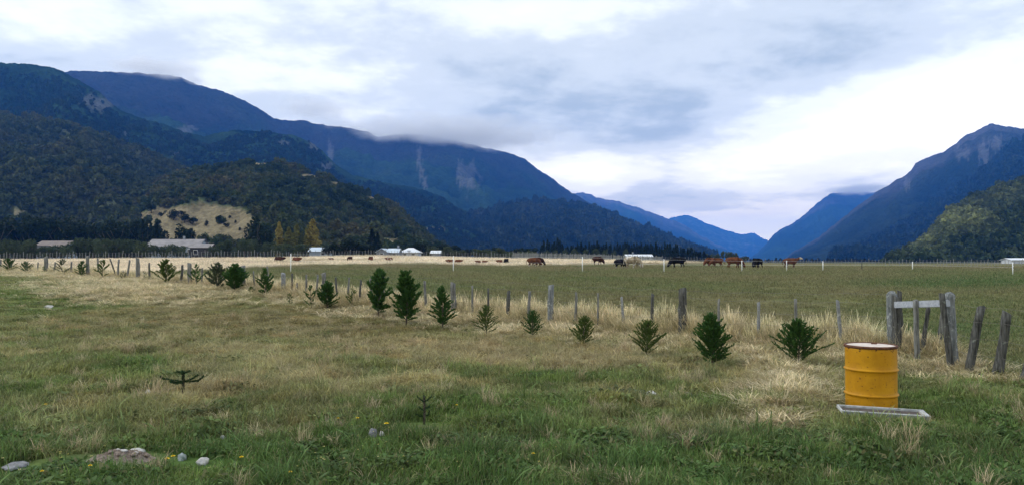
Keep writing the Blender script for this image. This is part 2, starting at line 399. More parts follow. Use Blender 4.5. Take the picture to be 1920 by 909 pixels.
def layer(name, label, outline, depth, foot, nc=420, nr=110, amp=.16, L=500, seed=1, base=FOREST, rocky=0., rocks=(), tans=(), clump=12, bstr=.7, p=1.1, jag=2.0, upper=None, up0=.55, tanc=TAN, back=.3):
    ox = [a for a, b in outline]; oy = [b for a, b in outline]
    px = np.linspace(ox[0], ox[-1], nc); py = np.interp(px, ox, oy)
    k = np.array([.1, .2, .4, .2, .1]); py = np.convolve(np.pad(py, 2, 'edge'), k, 'valid')
    py = py + jag * fbm(px / 18, px * 0, 4, seed + 50, .65) * 2
    Yr = np.interp(px, [d[0] for d in depth], [d[1] for d in depth])
    tx = np.empty(nc); tz = np.empty(nc)
    for i in range(nc): tx[i], tz[i] = ray(px[i], py[i])
    Yf = Yr * foot
    Hr = CAMZ + tz * Yr
    s = np.concatenate([np.linspace(0, 1, nr), 1 + np.linspace(.04, 1, 14) * back])[:, None]
    f = np.minimum(s, 1); Y = Yf + (Yr - Yf) * s
    X = tx * Y
    z0 = zg(tx * Yf, Yf, False) - 4
    Hn = z0 + (np.maximum(Hr - z0, 3)) * np.where(s <= 1, f ** p, np.clip(1 - (s - 1) / back * .75, .1, 1))
    wgt = np.where(s <= 1, (np.sin(np.pi * np.clip(s, 0, 1) ** .8)) ** .7, 0)
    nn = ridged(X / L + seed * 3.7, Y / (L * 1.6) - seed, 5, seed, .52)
    rel = np.maximum(Hr - z0, 3)
    Z = Hn + 1.35 * amp * rel * (nn - .38) * wgt + .10 * amp * rel * ridged(X / (L * .22), Y / (L * .4) + seed, 3, seed + 2) * wgt
    Z = np.maximum(Z, zg(X, Y, False) - 4)
    V = np.stack([X, Y + 0 * Z, Z], -1)
    # colour
    qx, qy = proj(X, Y, Z)
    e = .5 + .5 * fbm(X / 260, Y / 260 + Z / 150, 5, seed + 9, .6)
    e = np.clip(e + .9 * (nn - .35), 0, 1.4); c = np.broadcast_to(base, Z.shape + (3,)) * (.2 + 1.9 * e[..., None])  # relief shading painted into the colour: crests lighter, gullies darker
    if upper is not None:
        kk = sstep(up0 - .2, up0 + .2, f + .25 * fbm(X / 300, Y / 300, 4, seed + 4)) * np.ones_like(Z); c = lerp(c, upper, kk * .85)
    g = fbm(X / 90, Z / 60 + Y / 300, 5, seed + 13, .6)
    r = np.zeros_like(Z)
    if rocky: r = np.maximum(r, sstep(.62 - rocky, .9 - rocky, .5 + g + .25 * (nn - .4)))
    for rx0, ry0, ra, rb in rocks:
        r = np.maximum(r, sstep(.22, .6, blob(qx, qy, rx0, ry0, ra, rb) + .9 * fbm(X / (ra * Y / 1440 * .7), Z / (rb * Y / 1440 * .9), 4, seed + 22) * (blob(qx, qy, rx0, ry0, ra * 1.3, rb * 1.3) > .2)))
    c = lerp(c, ROCK * 1.15, np.clip(r, 0, 1) * .6)
    tn = np.zeros_like(Z)
    for rx0, ry0, ra, rb in tans:
        tn = np.maximum(tn, sstep(.35, .5, blob(qx, qy, rx0, ry0, ra, rb) + .2 * fbm(X / (ra * Y / 1440 * .4), Y / (ra * Y / 1440 * 1.5), 4, seed + 31)))
    c = lerp(c, tanc, tn)
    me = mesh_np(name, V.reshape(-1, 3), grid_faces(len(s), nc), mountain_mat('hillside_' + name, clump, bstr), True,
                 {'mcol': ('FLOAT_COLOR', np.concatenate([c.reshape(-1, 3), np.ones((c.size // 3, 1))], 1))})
    o = link(name, me); tag(o, label, None, None, 'structure')
    LAYERS[name] = dict(V=V, nr=nr, tan=np.maximum(tn, np.clip(r, 0, 1) * .9), rel=rel, f=np.broadcast_to(f, Z.shape), qx=qx, qy=qy)
    return o
PURP = np.array([.075, .066, .085])
layer('far_ridge', 'pale blue far ridge closing the end of the valley',
      [(1120, 415), (1200, 408), (1250, 412), (1268, 405), (1285, 404), (1300, 406), (1320, 417), (1360, 431), (1385, 439), (1412, 437), (1438, 450), (1470, 462), (1530, 475), (1600, 480)],
      [(1100, 13000), (1600, 14500)], .75, nc=260, nr=50, L=1500, seed=3, clump=60, rocky=.1, base=FOREST * 1.1)
layer('purple_mountain', 'blue mountain beyond the big ridge with bare purple crest',
      [(960, 372), (1060, 364), (1095, 361), (1112, 368), (1130, 373), (1150, 375), (1165, 380), (1200, 391), (1240, 405), (1280, 420), (1310, 440), (1340, 455), (1400, 486)],
      [(960, 8500), (1400, 9500)], .7, nc=300, nr=60, L=900, seed=5, clump=40, upper=np.array([.16, .14, .16]), up0=.88)
layer('valley_end_mountain', 'blue mountain with flat top on the right of the valley gap',
      [(1395, 489), (1420, 474), (1440, 453), (1453, 437), (1475, 424), (1500, 410), (1520, 392), (1545, 371), (1562, 362), (1600, 360), (1640, 361), (1700, 345), (1800, 320)],
      [(1395, 8000), (1800, 8600)], .72, nc=260, nr=80, L=800, seed=6, clump=40, base=FOREST * .7, upper=PURP, up0=.9)
layer('big_ridge', 'long dark blue mountain ridge with clouds on its crest',
      [(-300, 150), (60, 150), (120, 135), (150, 133), (230, 136), (290, 139), (340, 145), (362, 156), (395, 166), (420, 172), (460, 190), (490, 206), (512, 222), (530, 226), (570, 226), (600, 234), (640, 238),
       (690, 247), (708, 258), (740, 252), (785, 252), (850, 263), (900, 275), (950, 286), (985, 298), (1005, 316), (1035, 334), (1055, 350), (1090, 372), (1130, 396), (1180, 415), (1230, 431), (1290, 452), (1350, 482)],
      [(-300, 3000), (200, 3100), (600, 3900), (900, 4300), (1350, 5600)], .55, nc=620, nr=170, amp=.13, L=420, seed=8, clump=24, bstr=.9, base=FOREST * .9, rocky=.0,
      rocks=[(786, 300, 4, 30), (790, 325, 4, 18), (797, 345, 4, 12), (880, 335, 16, 26), (862, 325, 6, 22), (350, 242, 16, 6), (1010, 412, 16, 5), (620, 290, 5, 20)], upper=PURP * .45, up0=.72)
layer('right_mountain', 'big blue mountain on the right rising to a bare grey peak',
      [(1465, 489), (1490, 470), (1530, 448), (1560, 425), (1600, 392), (1642, 362), (1682, 337), (1692, 333), (1710, 318), (1716, 306), (1735, 297), (1770, 285), (1795, 266), (1815, 252), (1835, 243), (1858, 232), (1890, 238), (1915, 241), (1930, 243), (2050, 225), (2250, 250)],
      [(1465, 4600), (1900, 3600), (2250, 3500)], .5, nc=420, nr=150, amp=.16, L=420, seed=11, clump=24, bstr=1.0, base=FOREST * np.array([.75, .55, .7]), rocky=.0, upper=np.array([.085, .08, .095]), up0=.8,
      rocks=[(1700, 345, 5, 12), (1805, 285, 14, 14), (1845, 290, 9, 22), (1870, 270, 12, 14), (1690, 428, 6, 6)])
layer('right_spur', 'dark blue forested spur below the right peak',
      [(1560, 489), (1620, 462), (1680, 430), (1740, 395), (1780, 372), (1830, 332), (1870, 300), (1905, 272), (1935, 258), (2050, 215), (2250, 180)],
      [(1560, 3000), (2250, 2500)], .55, nc=340, nr=110, amp=.16, L=300, seed=14, clump=16, bstr=.9, rocks=[(1900, 300, 18, 10)], upper=PURP * .7, up0=.85)
layer('foothill', 'dark teal forested foothill below the long ridge',
      [(640, 470), (760, 445), (830, 425), (900, 405), (950, 392), (1000, 384), (1050, 385), (1100, 395), (1140, 408), (1190, 428), (1215, 432), (1240, 446), (1300, 470), (1340, 488)],
      [(640, 2300), (1340, 3000)], .55, nc=380, nr=80, amp=.22, L=260, seed=17, clump=14, rocks=[(1008, 412, 20, 6), (930, 430, 40, 5), (980, 448, 14, 2), (1140, 420, 9, 6)], tans=[(1072, 443, 28, 4), (1058, 439, 18, 2.5)], base=FOREST * 1.15)
layer('forest_mountain', 'dark forested mountain on the left with pale rock faces',
      [(-350, 95), (0, 118), (60, 121), (100, 127), (130, 141), (155, 155), (185, 172), (205, 190), (225, 207), (265, 222), (305, 232), (340, 246), (380, 256), (410, 250), (440, 244), (500, 247), (550, 254), (585, 268), (605, 284), (625, 305), (660, 328), (720, 343), (780, 352), (825, 368), (870, 395), (930, 425), (985, 455), (1040, 480)],
      [(-350, 1700), (300, 1900), (1040, 2500)], .5, nc=560, nr=130, amp=.18, L=220, seed=21, clump=11, bstr=.9,
      rocks=[(190, 195, 22, 16), (165, 190, 16, 10), (330, 290, 10, 4), (533, 268, 12, 5), (585, 274, 9, 9), (612, 315, 12, 9), (590, 265, 5, 4), (236, 250, 3, 5), (670, 372, 6, 4)], tans=[(818, 429, 22, 3)], base=FOREST * .85, back=.22)
layer('left_hill', 'olive green scrubby hill on the left behind the houses',
      [(-400, 190), (-100, 205), (0, 215), (60, 222), (130, 238), (170, 250), (200, 257), (235, 272), (270, 286), (310, 304), (345, 320), (420, 352), (520, 400), (600, 440), (660, 470)],
      [(-400, 950), (660, 1150)], .42, nc=420, nr=110, amp=.20, L=110, seed=25, clump=4, bstr=.6, base=np.array([.042, .048, .026]), tanc=np.array([.24, .21, .13]), tans=[(36, 401, 12, 6), (100, 300, 10, 5), (75, 318, 14, 4)], back=.12)
layer('middle_hill', 'scrub covered hill with a bare tan clearing near its foot',
      [(60, 478), (150, 440), (220, 398), (300, 345), (350, 325), (400, 318), (440, 312), (475, 305), (520, 309), (560, 320), (600, 332), (640, 345), (690, 366), (730, 385), (765, 412), (795, 440), (815, 458), (850, 478)],
      [(60, 700), (850, 760)], .42, nc=420, nr=110, amp=.14, L=90, seed=28, clump=3.5, bstr=.6, base=np.array([.038, .050, .024]),
      tans=[(375, 412, 108, 32), (430, 430, 60, 40), (340, 440, 80, 30), (300, 410, 50, 18), (578, 332, 20, 6), (637, 347, 24, 7), (702, 373, 22, 6), (745, 455, 48, 9), (640, 452, 30, 7), (490, 309, 24, 5)], back=.15)
layer('right_hill', 'green wooded hill at the right edge with a sunlit flank',
      [(1668, 491), (1700, 478), (1730, 460), (1752, 442), (1762, 424), (1775, 408), (1800, 392), (1830, 372), (1870, 358), (1900, 348), (1930, 340), (2100, 300), (2350, 280)],
      [(1668, 950), (2350, 850)], .5, nc=300, nr=80, amp=.12, L=100, seed=31, clump=4, bstr=.6, base=np.array([.04, .06, .025]), back=.2)

# ------------------------------------------------------------------ foliage clumps and trees
def leaf_cloud(n, sx, sy, sz, size, seed, shell=.5, lump=6, lumpr=.45, aspect=.6, up=0.0):
    """n small leaf faces gathered in lumps inside an ellipsoid standing on z=0; returns V,F"""
    r = np.random.default_rng(seed)
    d = r.normal(size=(lump, 3)); d /= np.linalg.norm(d, axis=1)[:, None]
    cen = d * (r.random((lump, 1)) ** .4) * (1 - lumpr * .8)
    li = r.integers(0, lump, n); q = r.normal(size=(n, 3)); q /= np.linalg.norm(q, axis=1)[:, None]
    rad = lumpr * (.6 + .5 * r.random((lump,)))[li][:, None] * (shell + (1 - shell) * r.random((n, 1)) ** .5)
    p = cen[li] + q * rad
    p = np.stack([p[:, 0] * sx, p[:, 1] * sy, (p[:, 2] + 1) * sz], 1)
    a = r.normal(size=(n, 3)); a[:, 2] += up; a /= np.linalg.norm(a, axis=1)[:, None]
    b = np.cross(a, r.normal(size=(n, 3))); b /= np.linalg.norm(b, axis=1)[:, None]
    s = size * (.6 + .8 * r.random((n, 1)))
    V = np.stack([p - a * s, p + b * s * aspect, p + a * s, p - b * s * aspect], 1).reshape(-1, 3)
    return V, np.arange(4 * n).reshape(-1, 4)
def stuff_instances(name, label, pts, cols, scl, rot, idx, sources):
    """one object whose points carry copies of a few source clumps (uncountable vegetation only)"""
    me = mesh_np(name, pts, [], None, False, {'gcol': ('FLOAT_COLOR', np.concatenate([cols, np.ones((len(cols), 1))], 1)), 'scl': ('FLOAT_VECTOR', scl),
                 'rotv': ('FLOAT_VECTOR', rot), 'idx': ('INT', idx)})
    o = link(name, me); tag(o, label, None, None, 'stuff')
    c = bpy.data.collections.new(name + '_sources')
    for i, m in enumerate(sources):
        so = bpy.data.objects.new('%s_clump.%03d' % (name, i), m); c.objects.link(so)
    g = bpy.data.node_groups.new(name, 'GeometryNodeTree')
    g.interface.new_socket('Geometry', in_out='INPUT', socket_type='NodeSocketGeometry'); g.interface.new_socket('Geometry', in_out='OUTPUT', socket_type='NodeSocketGeometry')
    N = g.nodes; gi = N.new('NodeGroupInput'); go = N.new('NodeGroupOutput'); ci = N.new('GeometryNodeCollectionInfo')
    ci.inputs['Collection'].default_value = c; ci.inputs['Separate Children'].default_value = True; ci.inputs['Reset Children'].default_value = True
    iop = N.new('GeometryNodeInstanceOnPoints'); iop.inputs['Pick Instance'].default_value = True
    def na(nm, typ):
        n = N.new('GeometryNodeInputNamedAttribute'); n.data_type = typ; n.inputs['Name'].default_value = nm; return n.outputs['Attribute']
    g.links.new(gi.outputs[0], iop.inputs['Points']); g.links.new(ci.outputs[0], iop.inputs['Instance'])
    g.links.new(na('idx', 'INT'), iop.inputs['Instance Index']); g.links.new(na('scl', 'FLOAT_VECTOR'), iop.inputs['Scale'])
    e = N.new('FunctionNodeEulerToRotation'); g.links.new(na('rotv', 'FLOAT_VECTOR'), e.inputs[0]); g.links.new(e.outputs[0], iop.inputs['Rotation'])
    g.links.new(iop.outputs[0], go.inputs[0])
    md = o.modifiers.new('scatter', 'NODES'); md.node_group = g
    return o
M_BUSH = leaf_mat('scrub_leaves', (.7, .7, .7), (1.3, 1.3, 1.3), True, .15, 1.5)
bush_src = []
for k in range(5):
    V, Fc = leaf_cloud(170, .5, .5, .42, .16, 100 + k, .6, 5, .55)
    bush_src.append(mesh_np('scrub_clump', V, Fc, M_BUSH))
def scatter_on(lname, n, size, cfn, seed, keep=None, smin=.6, tall=1.0):
    L = LAYERS[lname]; r = np.random.default_rng(seed); V = L['V'][:L['nr']]
    nr_, nc_ = V.shape[:2]
    a = V[1:, 1:] - V[:-1, :-1]; b = V[1:, :-1] - V[:-1, 1:]
    ar = np.linalg.norm(np.cross(a, b), axis=2) / V[:-1, :-1, 1] ** 1.0
    ar = ar * (L['qx'][:L['nr']][:-1, :-1] > -260) * (L['qx'][:L['nr']][:-1, :-1] < 2180)
    pr = ar.ravel() / ar.sum(); ci = r.choice(len(pr), n, p=pr); i, j = ci // (nc_ - 1), ci % (nc_ - 1)
    fu, fv = r.random(n)[:, None], r.random(n)[:, None]
    P = (V[i, j] * (1 - fu) + V[i + 1, j] * fu) * (1 - fv) + (V[i, j + 1] * (1 - fu) + V[i + 1, j + 1] * fu) * fv
    tn = L['tan'][i, j]; ok = r.random(n) > tn * .995
    f = L['f'][i, j]
    if keep is not None: ok &= keep(P, f, L['qx'][i, j], L['qy'][i, j], r)
    P = P[ok]; m = len(P); s = size * (.45 + 1.5 * r.random(m) ** 2.4)
    C = cfn(P, r, L['qx'][i, j][ok], L['qy'][i, j][ok])
    sc = np.stack([s, s, s * tall * (.8 + .5 * r.random(m))], 1)
    P = P.copy(); P[:, 2] -= s * .12
    return P, C, sc, np.stack([np.zeros(m), np.zeros(m), r.random(m) * 6.28], 1), r.integers(0, 5, m)
def scrub_col(pal, ns=60, seed=0, var=.5):
    pal = np.array(pal)
    def fn(P, r, qx, qy):
        k = np.clip(.5 + .9 * fbm(P[:, 0] / ns, P[:, 1] / ns, 3, seed) + .5 * (r.random(len(P)) - .5), 0, .999) * (len(pal) - 1)
        i = k.astype(int); fr = (k - i)[:, None]
        return (pal[i] * (1 - fr) + pal[i + 1] * fr) * (1 - var / 2 + var * r.random((len(P), 1)))
    return fn
P_ = [scatter_on('left_hill', 17000, 6.0, scrub_col([(.026, .042, .018), (.045, .062, .026), (.060, .074, .032), (.080, .086, .042)], 70, 3, .3), 1),
      scatter_on('middle_hill', 16000, 4.6, scrub_col([(.020, .036, .014), (.036, .056, .020), (.062, .074, .030), (.09, .085, .042)], 60, 4, .3), 2)]
stuff_instances('hillside_scrub', 'dense dark green scrub covering the two near left hills', *[np.concatenate([p[k] for p in P_]) for k in range(5)], bush_src)
def rh_col(P, r, qx, qy):
    d = scrub_col([(.020, .038, .018), (.035, .058, .024), (.055, .075, .030)], 50, 6)(P, r, qx, qy)
    k = np.clip(1.1 * blob(qx, qy, 1800, 420, 60, 28) + 1.0 * blob(qx, qy, 1735, 465, 36, 20) + .5 * blob(qx, qy, 1890, 375, 40, 20) + .35 * fbm(P[:, 0] / 25, P[:, 1] / 25, 3, 5), 0, 1)  # sunlit flank painted into the tree colours as yellow green blobs
    return lerp(d, np.array([.26, .28, .10]), k * (.5 + .5 * r.random(len(P))))
p = scatter_on('right_hill', 9000, 7.5, rh_col, 3)
stuff_instances('right_hill_woods', 'mixed dark and yellow green woodland on the right hill, its sunlit flank painted in', *p, bush_src)
FC = [(.010, .019, .014), (.016, .028, .018), (.026, .040, .024)]
P_ = [scatter_on('forest_mountain', 30000, 6.5, scrub_col(FC, 140, 8), 4, keep=lambda P, f, qx, qy, r: f < .88, tall=1.2), scatter_on('foothill', 12000, 16, scrub_col([(.014, .024, .017), (.022, .034, .020), (.05, .06, .035)], 140, 9), 5, tall=1.3),
      scatter_on('right_spur', 9000, 18, scrub_col(FC, 160, 10), 6, tall=1.3)]
stuff_instances('mountain_forest', 'unbroken dark forest on the lower mountain slopes', *[np.concatenate([p[k] for p in P_]) for k in range(5)], bush_src)

# ------------------------------------------------------------------ haze: one closed box of even air round everything
hb = MB(); hb.box(-21000, 21000, -1700, 19000, -45, 985)
hm = bpy.data.materials.new('valley_haze'); hm.use_nodes = True; t = NT(hm.node_tree); t.n.clear()
o = t.new('ShaderNodeOutputMaterial'); v = t.new('ShaderNodeVolumePrincipled')
t.set(v, 'Color', (.065, .30, 1.0, 1)); t.set(v, 'Density', 0.000095); t.set(v, 'Anisotropy', 0.0)
t.l.new(v.outputs[0], o.inputs['Volume'])
tag(link('haze', hb.mesh('haze', hm)), 'thin blue haze filling the valley air', None, None, 'stuff')
#@@OBJECTS
# ------------------------------------------------------------------ grass (uncountable: instanced clumps)
def grass_mat():
    m, t, p = new_mat('grass_blades')
    a = t.new('ShaderNodeAttribute', attribute_type='INSTANCER', attribute_name='gcol')
    b = t.new('ShaderNodeAttribute', attribute_type='GEOMETRY', attribute_name='bv')
    sp = t.new('ShaderNodeSeparateColor'); t.set(sp, 0, b.outputs['Color'])
    c = t.mix(1.0, a.outputs['Color'], t.math('ADD', t.math('MULTIPLY', sp.outputs[0], 1.1), .5), 'MULTIPLY')
    c = t.mix(t.math('MULTIPLY', sp.outputs[1], .75), c, (.38, .33, .17))
    t.set(p, 'Base Color', c); t.set(p, 'Roughness', .7); t.set(p, 'Specular IOR Level', .2)
    tr = t.new('ShaderNodeBsdfTranslucent'); t.set(tr, 'Color', c)
    mx = t.new('ShaderNodeMixShader'); t.set(mx, 0, .3); t.l.new(p.outputs[0], mx.inputs[1]); t.l.new(tr.outputs[0], mx.inputs[2])
    o = [x for x in t.n if x.type == 'OUTPUT_MATERIAL'][0]; t.l.new(mx.outputs[0], o.inputs[0])
    return m
M_GRASS = grass_mat()
def tuft(n, hmin, hmax, rad, wd, bend, seed, straw=.12, lie=0., seedhead=0.):
    r = np.random.default_rng(seed)
    a = r.random(n) * 6.283; q = rad * r.random(n) ** .6; bx, by = np.cos(a) * q, np.sin(a) * q
    h = hmin + (hmax - hmin) * r.random(n); az = r.random(n) * 6.283; ln = (bend * (.3 + r.random(n))) + lie
    w_ = wd * (.6 + .7 * r.random(n)); px_, py_ = -np.sin(az), np.cos(az)
    lv = []
    for k, (s_, ww) in enumerate(((0, .9), (.38, 1.), (.72, .8), (1., .15))):
        off = h * np.sin(np.minimum(ln * s_, 1.5)) * s_; z = h * s_ * np.cos(np.minimum(ln * s_, 1.5))
        cx_, cy2 = bx + np.cos(az) * off, by + np.sin(az) * off
        if seedhead and k >= 2: ww = np.where(r.random(n) < seedhead, 1.9 if k == 2 else 1.0, ww)
        lv.append(np.stack([cx_ - px_ * w_ * ww / 2, cy2 - py_ * w_ * ww / 2, z - .02 * (k == 0)], 1)); lv.append(np.stack([cx_ + px_ * w_ * ww / 2, cy2 + py_ * w_ * ww / 2, z - .02 * (k == 0)], 1))
    V = np.stack(lv, 1).reshape(-1, 3); b = np.arange(n) * 8
    Fc = np.concatenate([np.stack([b + k, b + k + 1, b + k + 3, b + k + 2], 1) for k in (0, 2, 4)])
    bv = np.repeat(np.stack([r.random(n), (r.random(n) < straw) * (.5 + .5 * r.random(n)), r.random(n), np.ones(n)], 1), 8, 0)
    return mesh_np('grass_clump', V, Fc, M_GRASS, False, {'bv': ('FLOAT_COLOR', bv)})
def weed(n, seed, rad=.09, size=.012):
    r = np.random.default_rng(seed); a = r.random(n) * 6.283; q = rad * r.random(n) ** .5
    c = np.stack([np.cos(a) * q, np.sin(a) * q, .02 + .05 * r.random(n)], 1)
    nn = np.stack([np.cos(a) * .5, np.sin(a) * .5, np.ones(n)], 1) + .5 * r.normal(size=(n, 3)); nn /= np.linalg.norm(nn, axis=1)[:, None]
    d = np.stack([np.cos(a), np.sin(a), np.zeros(n)], 1); d -= nn * (d * nn).sum(1)[:, None]; d /= np.linalg.norm(d, axis=1)[:, None]; e = np.cross(nn, d)
    s = size * (.6 + .9 * r.random((n, 1)))
    V = np.stack([c - d * s * 1.3, c - d * .2 * s + e * s * .7, c + d * s * .8 + e * s * .5, c + d * s * 1.4, c + d * s * .8 - e * s * .5, c - d * .2 * s - e * s * .7], 1).reshape(-1, 3)
    bv = np.repeat(np.stack([r.random(n), (r.random(n) < .05) * .5, r.random(n), np.ones(n)], 1), 6, 0)
    return mesh_np('grass_clump', V, np.arange(6 * n).reshape(-1, 6), M_GRASS, False, {'bv': ('FLOAT_COLOR', bv)})
SRC = [tuft(60, .04, .10, .14, .0055, .9, 1, .10), tuft(60, .05, .12, .14, .005, 1.1, 2, .15), tuft(55, .04, .11, .15, .005, 1.3, 3, .3),      # 0-2 turf
       tuft(46, .10, .20, .13, .0045, 1.3, 4, .5, .2), tuft(40, .12, .24, .16, .004, 1.2, 5, .6, .5),                                             # 3-4 matted dry
       tuft(60, .22, .50, .12, .004, .55, 6, .2, 0, .45), tuft(54, .25, .46, .14, .0042, .75, 7, .2, 0, .45), tuft(50, .15, .42, .15, .004, .9, 8, .3, .1, .3),  # 5-7 tall
       weed(50, 9), weed(40, 10, .11, .015),                                                                                                      # 8-9 broad leaves
       tuft(30, .12, .28, .10, .0055, .7, 11, .10, 0, .2),                                                                                        # 10 fresh tall green
       tuft(60, .05, .11, .42, .012, 1.0, 12, .2), tuft(60, .08, .2, .42, .010, .9, 13, .3)]                                                      # 11-12 distant turf
def sample_wedge(n, y0, y1, power, umax=.72, r=rng):
    # density falls as Y**-power
    a = 2 - power; q = r.random(n)
    Y = (y0 ** a + q * (y1 ** a - y0 ** a)) ** (1 / a) if abs(a) > 1e-6 else y0 * (y1 / y0) ** q
    X = (r.random(n) * 2 - 1) * umax * Y
    return X, Y
G = []
BARE = []   # places where stones and objects keep the grass short: x, y, radius
for px, py, wd in ((700, 822, 16), (716, 820, 9), (341, 866, 16), (379, 873, 20), (33, 880, 34), (91, 579, 14), (277, 740, 9), (418, 824, 8), (1290, 744, 15), (1222, 742, 14), (185, 860, 34), (228, 862, 42), (270, 860, 36), (795, 796, 26), (343, 740, 14)):
    bx_, by_, _z = onground(px, py); BARE.append((bx_, by_ - .02, wd / F * by_))
for bx_, by_, br_ in ((ray(1633, 700)[0] * 9.15, 9.15, .30), (ray(1600, 700)[0] * 8.72, 8.70, .13), (ray(1630, 700)[0] * 8.72, 8.70, .13), (ray(1660, 700)[0] * 8.72, 8.68, .13), (ray(1690, 700)[0] * 8.72, 8.68, .13), (ray(1718, 700)[0] * 8.72, 8.66, .12)): BARE.append((bx_, by_, br_))
def clear_of(X, Y, grow, sc):
    ok = np.ones(len(X), bool)
    for a_, b_, c_ in BARE: ok &= (X - a_) ** 2 + (Y - b_) ** 2 > (c_ * 1.15 + grow + .12 * sc) ** 2
    return ok
def add_grass(X, Y, idx, col, sc, hz_=None, tilt=.0):
    ok = clear_of(X, Y, 0, sc); X, Y, idx, col, sc = X[ok], Y[ok], idx[ok], col[ok], sc[ok]
    if hz_ is not None: hz_ = hz_[ok]
    n = len(X); z = zg(X, Y)
    s3 = np.stack([sc, sc, sc * (hz_ if hz_ is not None else 1)], 1)
    G.append((np.stack([X, Y, z], 1), col, s3, np.stack([rng.normal(0, .12, n), rng.normal(0, .12, n), rng.random(n) * 6.283], 1), idx))
def jitter_col(c, v=.25):
    return c * (1 - v / 2 + v * rng.random((len(c), 1))) * (1 + .10 * (rng.random((len(c), 3)) - .5))
# turf on the near side of the fence
X, Y = sample_wedge(46000, 4.8, 62, 1.55)
M = masks(X, Y); px_, py_, fd, near, tall, dry, brown, lush = M
ok = near & (fd < .6); X, Y = X[ok], Y[ok]; M = masks(X, Y); px_, py_, fd, near, tall, dry, brown, lush = M
C = turf_colour(X, Y, M); rr = rng.random(len(X))
patch = fbm(X / .55, Y / .55, 3, 91)
idx = np.where(rr < .5 - .4 * dry, 0, np.where(rr < .8 - .3 * dry, 1, 2))
idx = np.where((rng.random(len(X)) < .55 * sstep(.45, .8, dry)), rng.integers(3, 5, len(X)), idx)
idx = np.where((patch > .18) & (rng.random(len(X)) < .55 * lush + .15 * (1 - dry)), rng.integers(8, 10, len(X)), idx)
idx = np.where((patch < -.2) & (rng.random(len(X)) < .25 * lush + .05), 10, idx)
wd_ = sum(blob(px_, py_, *b) for b in ((610, 850, 60, 22), (900, 842, 60, 20), (1200, 850, 120, 18), (1700, 862, 110, 20), (410, 790, 60, 14), (100, 885, 120, 18), (1890, 820, 50, 20), (1500, 880, 90, 16), (1180, 742, 60, 8), (720, 880, 80, 14), (280, 885, 60, 14)))
weedy = rng.random(len(X)) < .75 * np.clip(wd_ - .25 + .9 * patch, 0, 1)
idx = np.where(weedy, rng.integers(8, 10, len(X)), idx)
C = C * (1 + .7 * np.clip(fbm(X / .45, Y / .45, 3, 141), -.6, .6) + .35 * fbm(X / 1.9, Y / 1.9, 3, 151))[:, None] * (1 + np.clip(fbm(X / .8, Y / .8, 2, 161), 0, 1)[:, None] * np.array([.5, .05, 0.]))
C = jitter_col(C * np.where(np.isin(idx, (3, 4))[:, None], 1.2, 1.15), .35)
C = np.where(np.isin(idx, (8, 9, 10))[:, None], C * .5 + np.array([.055, .092, .030]) * .75, C) * np.where(weedy, .75, 1.)[:, None]
sc = (.75 + .6 * rng.random(len(X))) * (.75 + .42 * (Y / 10) ** .75) * (1 + .5 * patch) * np.where(weedy, 1.1, 1.)
add_grass(X, Y, idx, C, sc, np.clip(1.15 - .03 * Y, .45, 1) * (1 - .35 * brown) * (1 + .9 * np.clip(fbm(X / .7, Y / .7, 3, 44), -.4, .8)))
# tall dry grass: fence line and the other straw patches
X, Y = sample_wedge(150000, 7, 62, 1.2)
M = masks(X, Y); tall = M[4]; ok = (rng.random(len(X)) < tall ** 1.15 * .95); X, Y, tall = X[ok], Y[ok], tall[ok]
C = jitter_col(np.where((rng.random(len(X)) < .22)[:, None], np.array([.26, .23, .11]), np.array([.68, .58, .37])), .4)
fdd = (X + Y - S_F) / 1.414; lean_h = np.interp(Y, [18, 36], [1, .62]) * np.where(X > 6.6, .8, 1) * (.42 + .52 * sstep(-.35, .35, fdd)) * (.45 + .75 * tall) * (.7 + .5 * rng.random(len(X))) * (.85 + .5 * fbm(X / .8, Y / .8, 2, 17))
add_grass(X, Y, rng.integers(5, 8, len(X)), C, .8 + .02 * Y + .3 * rng.random(len(X)), lean_h)
# loose single tufts of tall straw in the near turf
X, Y = sample_wedge(1500, 5.5, 22, 1.5); M = masks(X, Y); ok = M[3] & (M[2] < -.5) & (rng.random(len(X)) < .25 + .7 * M[5]); X, Y = X[ok], Y[ok]
add_grass(X, Y, rng.integers(5, 8, len(X)), jitter_col(np.broadcast_to(np.array([.40, .33, .20]), (len(X), 3)), .5), .35 + .35 * rng.random(len(X)), .5 + .5 * rng.random(len(X)))
# pasture beyond
X, Y = sample_wedge(42000, 12, 125, 1.15)
M = masks(X, Y); ok = ~M[3] | (M[2] > .4); X, Y = X[ok], Y[ok]; M = masks(X, Y); C = turf_colour(X, Y, M)
add_grass(X, Y, rng.integers(11, 13, len(X)), jitter_col(C * 1.1, .2), (.7 + .5 * rng.random(len(X))) * (.7 + .012 * Y), np.clip(.75 - .003 * Y, .35, .8))
# rough straw of the far field
X, Y = sample_wedge(16000, 100, 175, 1.0, .7); C = turf_colour(X, Y); ok = C[:, 0] > .3; X, Y, C = X[ok], Y[ok], C[ok]
add_grass(X, Y, np.full(len(X), 12), jitter_col(C * 1.0, .25), 1.6 + .8 * rng.random(len(X)), .7 + 0 * X)
cat_ = [np.concatenate([g[k] for g in G]) for k in range(5)]
stuff_instances('grass', 'green turf and dry straw grass covering the valley floor', *cat_, SRC)

